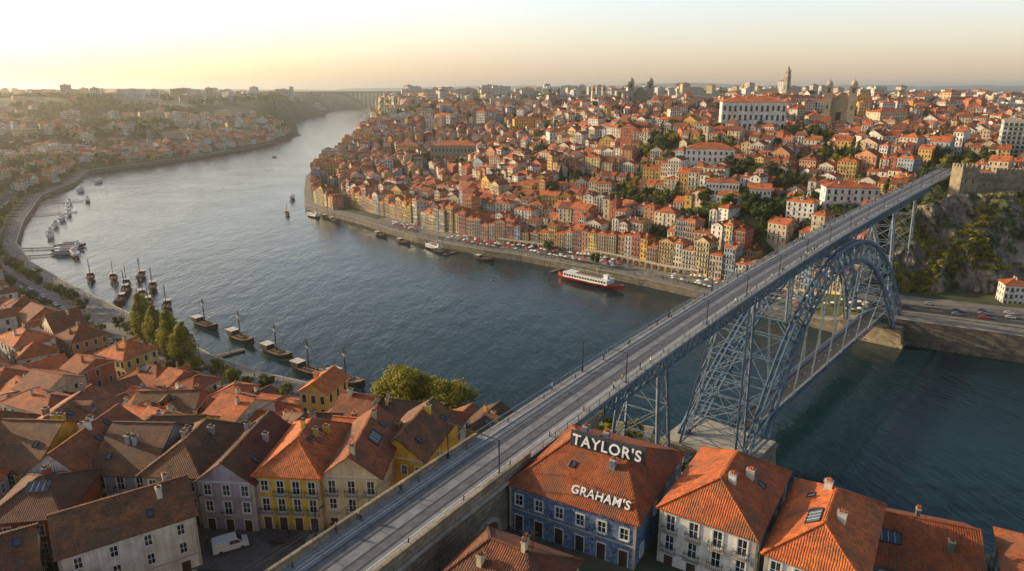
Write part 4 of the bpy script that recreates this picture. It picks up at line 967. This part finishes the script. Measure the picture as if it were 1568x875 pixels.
for a,b2 in (((-380,505),(-335,515)),((-360,480),(-330,492)),((-470,640),(-430,668)),((-500,720),(-465,735)),((-85,262),(-75,275)),((-142,285),(-126,300)),((-100,583),(-92,575)),((-40,500),(-50,490)),((35,450),(26,440))):
    pn.beam((*a,1),(*b2,.7),2.4,0,.35)
    for t in (.3,.7,1): pn.cyl((a[0]+(b2[0]-a[0])*t,a[1]+(b2[1]-a[1])*t),.2,.2,-3,2.2,6,1)
obj('pontoon',pn.mesh('pontoon',[M_woodl,M_iron]))
# ------------------------------------------------------------------ vehicles, people, street furniture
def car(mname,col_,van=False):
    mb=MB(); L,W=(5.2,1.95) if van else (4.3,1.75)
    prof=[(-L/2,.35),(-L/2,.9 if not van else 1.9),(-L/2+.25,1.0 if not van else 2.1),(-L*.2 if not van else -1,1.42 if not van else 2.15),(L*.12 if not van else .9,1.42 if not van else 2.1),(L*.27 if not van else 1.7,.98 if not van else 1.2),(L/2-.1,.8 if not van else 1.0),(L/2,.35)]
    for a,b2 in zip(prof,prof[1:]+prof[:1]): mb.face([(a[0],-W/2,a[1]),(b2[0],-W/2,b2[1]),(b2[0],W/2,b2[1]),(a[0],W/2,a[1])],0)
    for sg in (-1,1): mb.face([(p[0],sg*W/2,p[1]) for p in prof],0)
    for sg in (-1,1):
        y=sg*(W/2+.01); mb.face([(-L*.3,y,.95),(L*.2,y,.95),(L*.11,y,1.34),(-L*.2,y,1.34)] if not van else [(-.2,y,1.3),(1.5,y,1.3),(.9,y,1.9),(-.2,y,1.9)],1)
        for wx in (-L*.3,L*.3):
            i=len(mb.v)
            for yy in (sg*(W/2-.2),sg*(W/2+.03)):
                for k in range(10): mb.v.append((wx+.32*math.cos(k*.628),yy,.32+.32*math.sin(k*.628)))
            for k in range(10): mb.f.append((i+k,i+(k+1)%10,i+10+(k+1)%10,i+10+k)); mb.m.append(2)
            mb.f.append(tuple(i+10+k for k in range(10))); mb.m.append(2)
    a,b2=prof[4],prof[5]; e=.02
    mb.face([(a[0]+.05,-W/2+.15,a[1]-.02+e),(b2[0]-.02,-W/2+.1,b2[1]+.04+e),(b2[0]-.02,W/2-.1,b2[1]+.04+e),(a[0]+.05,W/2-.15,a[1]-.02+e)],1)
    mb.face([(prof[1][0]-.01,-W/2+.2,prof[1][1]-.45),(prof[1][0]-.01,W/2-.2,prof[1][1]-.45),(prof[1][0]-.01,W/2-.2,prof[1][1]-.05),(prof[1][0]-.01,-W/2+.2,prof[1][1]-.05)],1)
    return mb.mesh(mname,[simple('car_paint',col_,.3,.05),M_glass,M_iron])
cars=[car('car_mesh',c) for c in ((.5,.5,.5),(.05,.05,.06),(.2,.2,.22),(.35,.05,.04),(.65,.65,.63),(.06,.09,.16))]; van=car('van_mesh',(.6,.6,.6),True)
for p_,n_,d in ((gp,gn,22),(gp,gn,26),(pp_,pn_,18),(pp_,pn_,23),(pp_,pn_,29)):
    for i in range(2,len(p_)-2,2):
        if rnd.random()<.5:
            q=p_[i]+n_[i]*d; t=p_[i+1]-p_[i-1]; obj('parked_car',rnd.choice(cars),(q[0],q[1],H1(q[0],q[1])+.48),math.atan2(t[1],t[0]))
st_=MB(); st_.face([(-110,88,50.35),(-14,84,50.35),(-14,99,50.35),(-110,106,50.35)],0)
obj('street',st_.mesh('street',[simple('cobbles',(.1,.095,.09),.9,.3,1.5,bs=.4,bsc=5)]))
obj('parked_van',van,(-43.5,90.2,50.4),.5); obj('parked_car',cars[1],(-36,92,50.4),.0); obj('parked_car',cars[2],(-30,91.6,50.4),3.1)
def person():
    me=bpy.data.meshes.new('person_mesh'); V=[(0,0,.95),(0,0,1.2),(0,0,1.42),(0,0,1.52),(0,.01,1.64),(0,.01,1.76),(.1,0,.9),(.13,.12,.5),(.13,.0,.08),(.13,.14,.04),(-.1,0,.9),(-.12,-.05,.5),(-.12,-.25,.1),(-.12,-.13,.04),(.19,0,1.4),(.25,-.05,1.13),(.24,.1,.9),(.24,.13,.8),(-.19,0,1.4),(-.25,.04,1.13),(-.24,-.06,.9),(-.24,-.08,.8)]
    E=[(0,1),(1,2),(2,3),(3,4),(4,5),(0,6),(6,7),(7,8),(8,9),(0,10),(10,11),(11,12),(12,13),(2,14),(14,15),(15,16),(16,17),(2,18),(18,19),(19,20),(20,21)]
    me.from_pydata(V,E,[]); o=bpy.data.objects.new('p',me); col.objects.link(o); o.modifiers.new('s','SKIN')
    rr=[.15,.15,.15,.06,.1,.085,.1,.075,.05,.04,.1,.075,.05,.04,.075,.05,.04,.035,.075,.05,.04,.035]
    for v,r in zip(me.skin_vertices[0].data,rr): v.radius=(r,r*.8)
    me.skin_vertices[0].data[0].use_root=True
    s=o.modifiers.new('u','SUBSURF'); s.levels=1; bpy.context.view_layer.update()
    m2=bpy.data.meshes.new_from_object(o.evaluated_get(bpy.context.evaluated_depsgraph_get())); bpy.data.objects.remove(o)
    mm,nt,b=newmat('clothing'); oi=N(nt,'ShaderNodeObjectInfo'); r=ramp(nt,[(0,(.05,.07,.15)),(.2,(.5,.5,.48)),(.4,(.3,.04,.03)),(.6,(.03,.03,.03)),(.8,(.3,.25,.15))],'CONSTANT'); nt.links.new(oi.outputs['Random'],r.inputs[0]); nt.links.new(r.outputs[0],b.inputs['Base Color'])
    for q in (mm,simple('denim_trousers',(.03,.04,.07)),simple('skin_tone',(.45,.27,.19)),simple('dark_hair',(.03,.02,.015))): m2.materials.append(q)
    for p in m2.polygons:
        z=p.center.z; p.material_index=1 if z<.93 and abs(p.center.x)<.2 else (3 if z>1.69 else (2 if z>1.5 or z<.86 else 0))
    return m2
pm=person()
for k in range(80):
    i=rnd.randrange(3,n-30); o=rnd.choice((-1,1))*rnd.uniform(3.8,4.8); q=DP(i,o,DZ+.15); obj('pedestrian',pm,q,rnd.uniform(0,6.28))
pq=resample(porto[10:20],3); pqn=normals(pq,9)
for k in range(260):
    i=rnd.randrange(len(pq)); d=rnd.uniform(2,12); q=pq[i]+pqn[i]*d; obj('pedestrian',pm,(q[0],q[1],QZ(np.array([q]))[0]+.1),rnd.uniform(0,6.28))
gq2=resample(gaia[9:20],3); gqn2=normals(gq2,9)
for k in range(110):
    i=rnd.randrange(len(gq2)); d=rnd.uniform(2,12); q=gq2[i]+gqn2[i]*d; obj('pedestrian',pm,(q[0],q[1],4.6),rnd.uniform(0,6.28))
for k in range(10): obj('pedestrian',pm,(rnd.uniform(-80,-25),rnd.uniform(90,95),50.36),rnd.uniform(0,6))
mb=MB(); mb.cyl((0,0),.05,.05,0,2.5,6,1); mb.cyl((0,0),1.7,.1,2.3,3.0,8,0); mb.cyl((0,0),1.72,1.7,2.15,2.3,8,0,False)
for a in range(4): mb.box(math.cos(a*1.57)*1.1-.3,math.cos(a*1.57)*1.1+.3,math.sin(a*1.57)*1.1-.3,math.sin(a*1.57)*1.1+.3,.65,.72,1)
par=[mb.mesh('parasol_mesh',[q,M_iron]) for q in (M_canvas,M_canvas,M_white,M_red)]
for i in range(10,len(pq),1):
    if noise.noise(Vector((i*.05,0,0)))>-.2:
        for d in (8.5,12.5,16,19):
            if rnd.random()<.45:
                q=pq[i]+pqn[i]*(d+rnd.uniform(-.8,.8)); obj('parasol',rnd.choice(par),(q[0],q[1],H1(q[0],q[1])+.25),rnd.uniform(0,3),(rnd.uniform(.8,1.1),)*3)
mb=MB(); mb.cyl((0,0),.12,.07,0,6.5,8,0); mb.beam((0,0,6.4),(1.4,0,6.9),.08,0); mb.box(1.1,1.8,-.15,.15,6.75,6.9,0); mb.cyl((0,0),.2,.16,0,.8,8,0)
lm=mb.mesh('street_lamp_mesh',[M_iron])
for q,nn in list(zip(gq,gqn))[::3]: obj('street_lamp',lm,(q[0]+nn[0]*6,q[1]+nn[1]*6,4.6),rnd.uniform(0,6))
for i in range(0,len(pq),9): obj('street_lamp',lm,(pq[i][0]+pqn[i][0]*3,pq[i][1]+pqn[i][1]*3,QZ(pq[i:i+1])[0]+.1),0)
for x,y in ((-30,90),(-50,93),(-70,96)): obj('street_lamp',lm,(x,y,50.3),1)
# ------------------------------------------------------------------ sky, sun, haze, camera
AZ,EL=math.radians(72),math.radians(17)
W=bpy.data.worlds.new('World'); S.world=W; W.use_nodes=True; nt=W.node_tree; bg=nt.nodes['Background']
sk=N(nt,'ShaderNodeTexSky'); sk.sky_type='NISHITA'; sk.sun_disc=False; sk.sun_elevation=EL; sk.sun_rotation=-AZ; sk.air_density=1.0; sk.dust_density=3.0; sk.ozone_density=1.0
tc=N(nt,'ShaderNodeTexCoord'); sp=N(nt,'ShaderNodeSeparateXYZ'); nt.links.new(tc.outputs['Generated'],sp.inputs[0])
vr=ramp(nt,[(0,(4.2,2.9,1.75)),(.05,(4.0,3.35,2.6)),(.12,(3.5,3.8,3.9)),(.22,(1.6,1.9,2.2)),(.4,(.1,.14,.2)),(1,(0,0,0))]); nt.links.new(sp.outputs[2],vr.inputs[0])
dt=N(nt,'ShaderNodeVectorMath',operation='DOT_PRODUCT'); nt.links.new(tc.outputs['Generated'],dt.inputs[0]); dt.inputs[1].default_value=(-math.sin(AZ),math.cos(AZ),0)
gl=math_(nt,'POWER',math_(nt,'MAXIMUM',dt.outputs['Value'],0),3.0)
gr=ramp(nt,[(0,(5.5,3.6,1.2)),(.12,(4.2,3.1,1.6)),(.3,(0,0,0))]); nt.links.new(sp.outputs[2],gr.inputs[0])
g2=N(nt,'ShaderNodeVectorMath',operation='SCALE'); nt.links.new(gr.outputs[0],g2.inputs[0]); nt.links.new(gl,g2.inputs['Scale'])
s1=mix(nt,sk.outputs[0],vr.outputs[0],1,'ADD'); s2=mix(nt,s1,g2.outputs[0],1,'ADD')
nt.links.new(s2,bg.inputs[0]); bg.inputs[1].default_value=.15
sl=bpy.data.lights.new('sun','SUN'); sl.energy=5.0; sl.angle=math.radians(.5); sl.color=(1,.78,.48)
so=bpy.data.objects.new('sun',sl); col.objects.link(so)
dv=Vector((-math.sin(AZ)*math.cos(EL),math.cos(AZ)*math.cos(EL),math.sin(EL))); so.rotation_euler=dv.to_track_quat('Z','Y').to_euler()
mb=MB(); mb.box(-13000,13000,-500,15500,-30,190,0)
hz=bpy.data.materials.new('haze'); hz.use_nodes=True; nt=hz.node_tree; nt.nodes.clear()
vs=N(nt,'ShaderNodeVolumeScatter'); vs.inputs['Color'].default_value=(1,.92,.8,1); vs.inputs['Density'].default_value=.0001; vs.inputs['Anisotropy'].default_value=.7
oo=N(nt,'ShaderNodeOutputMaterial'); nt.links.new(vs.outputs[0],oo.inputs['Volume'])
obj('haze',mb.mesh('haze',[hz]))
cam=bpy.data.cameras.new('camera'); cam.lens=24; cam.sensor_width=36; cam.clip_end=40000; cam.clip_start=.5
co=bpy.data.objects.new('camera',cam); col.objects.link(co); co.location=(0,0,119); co.rotation_euler=(math.radians(73.8),0,0); S.camera=co
S.view_settings.view_transform='Standard'; S.view_settings.look='None'; S.view_settings.exposure=0
print('CITY',cityN,len(bpy.data.objects))
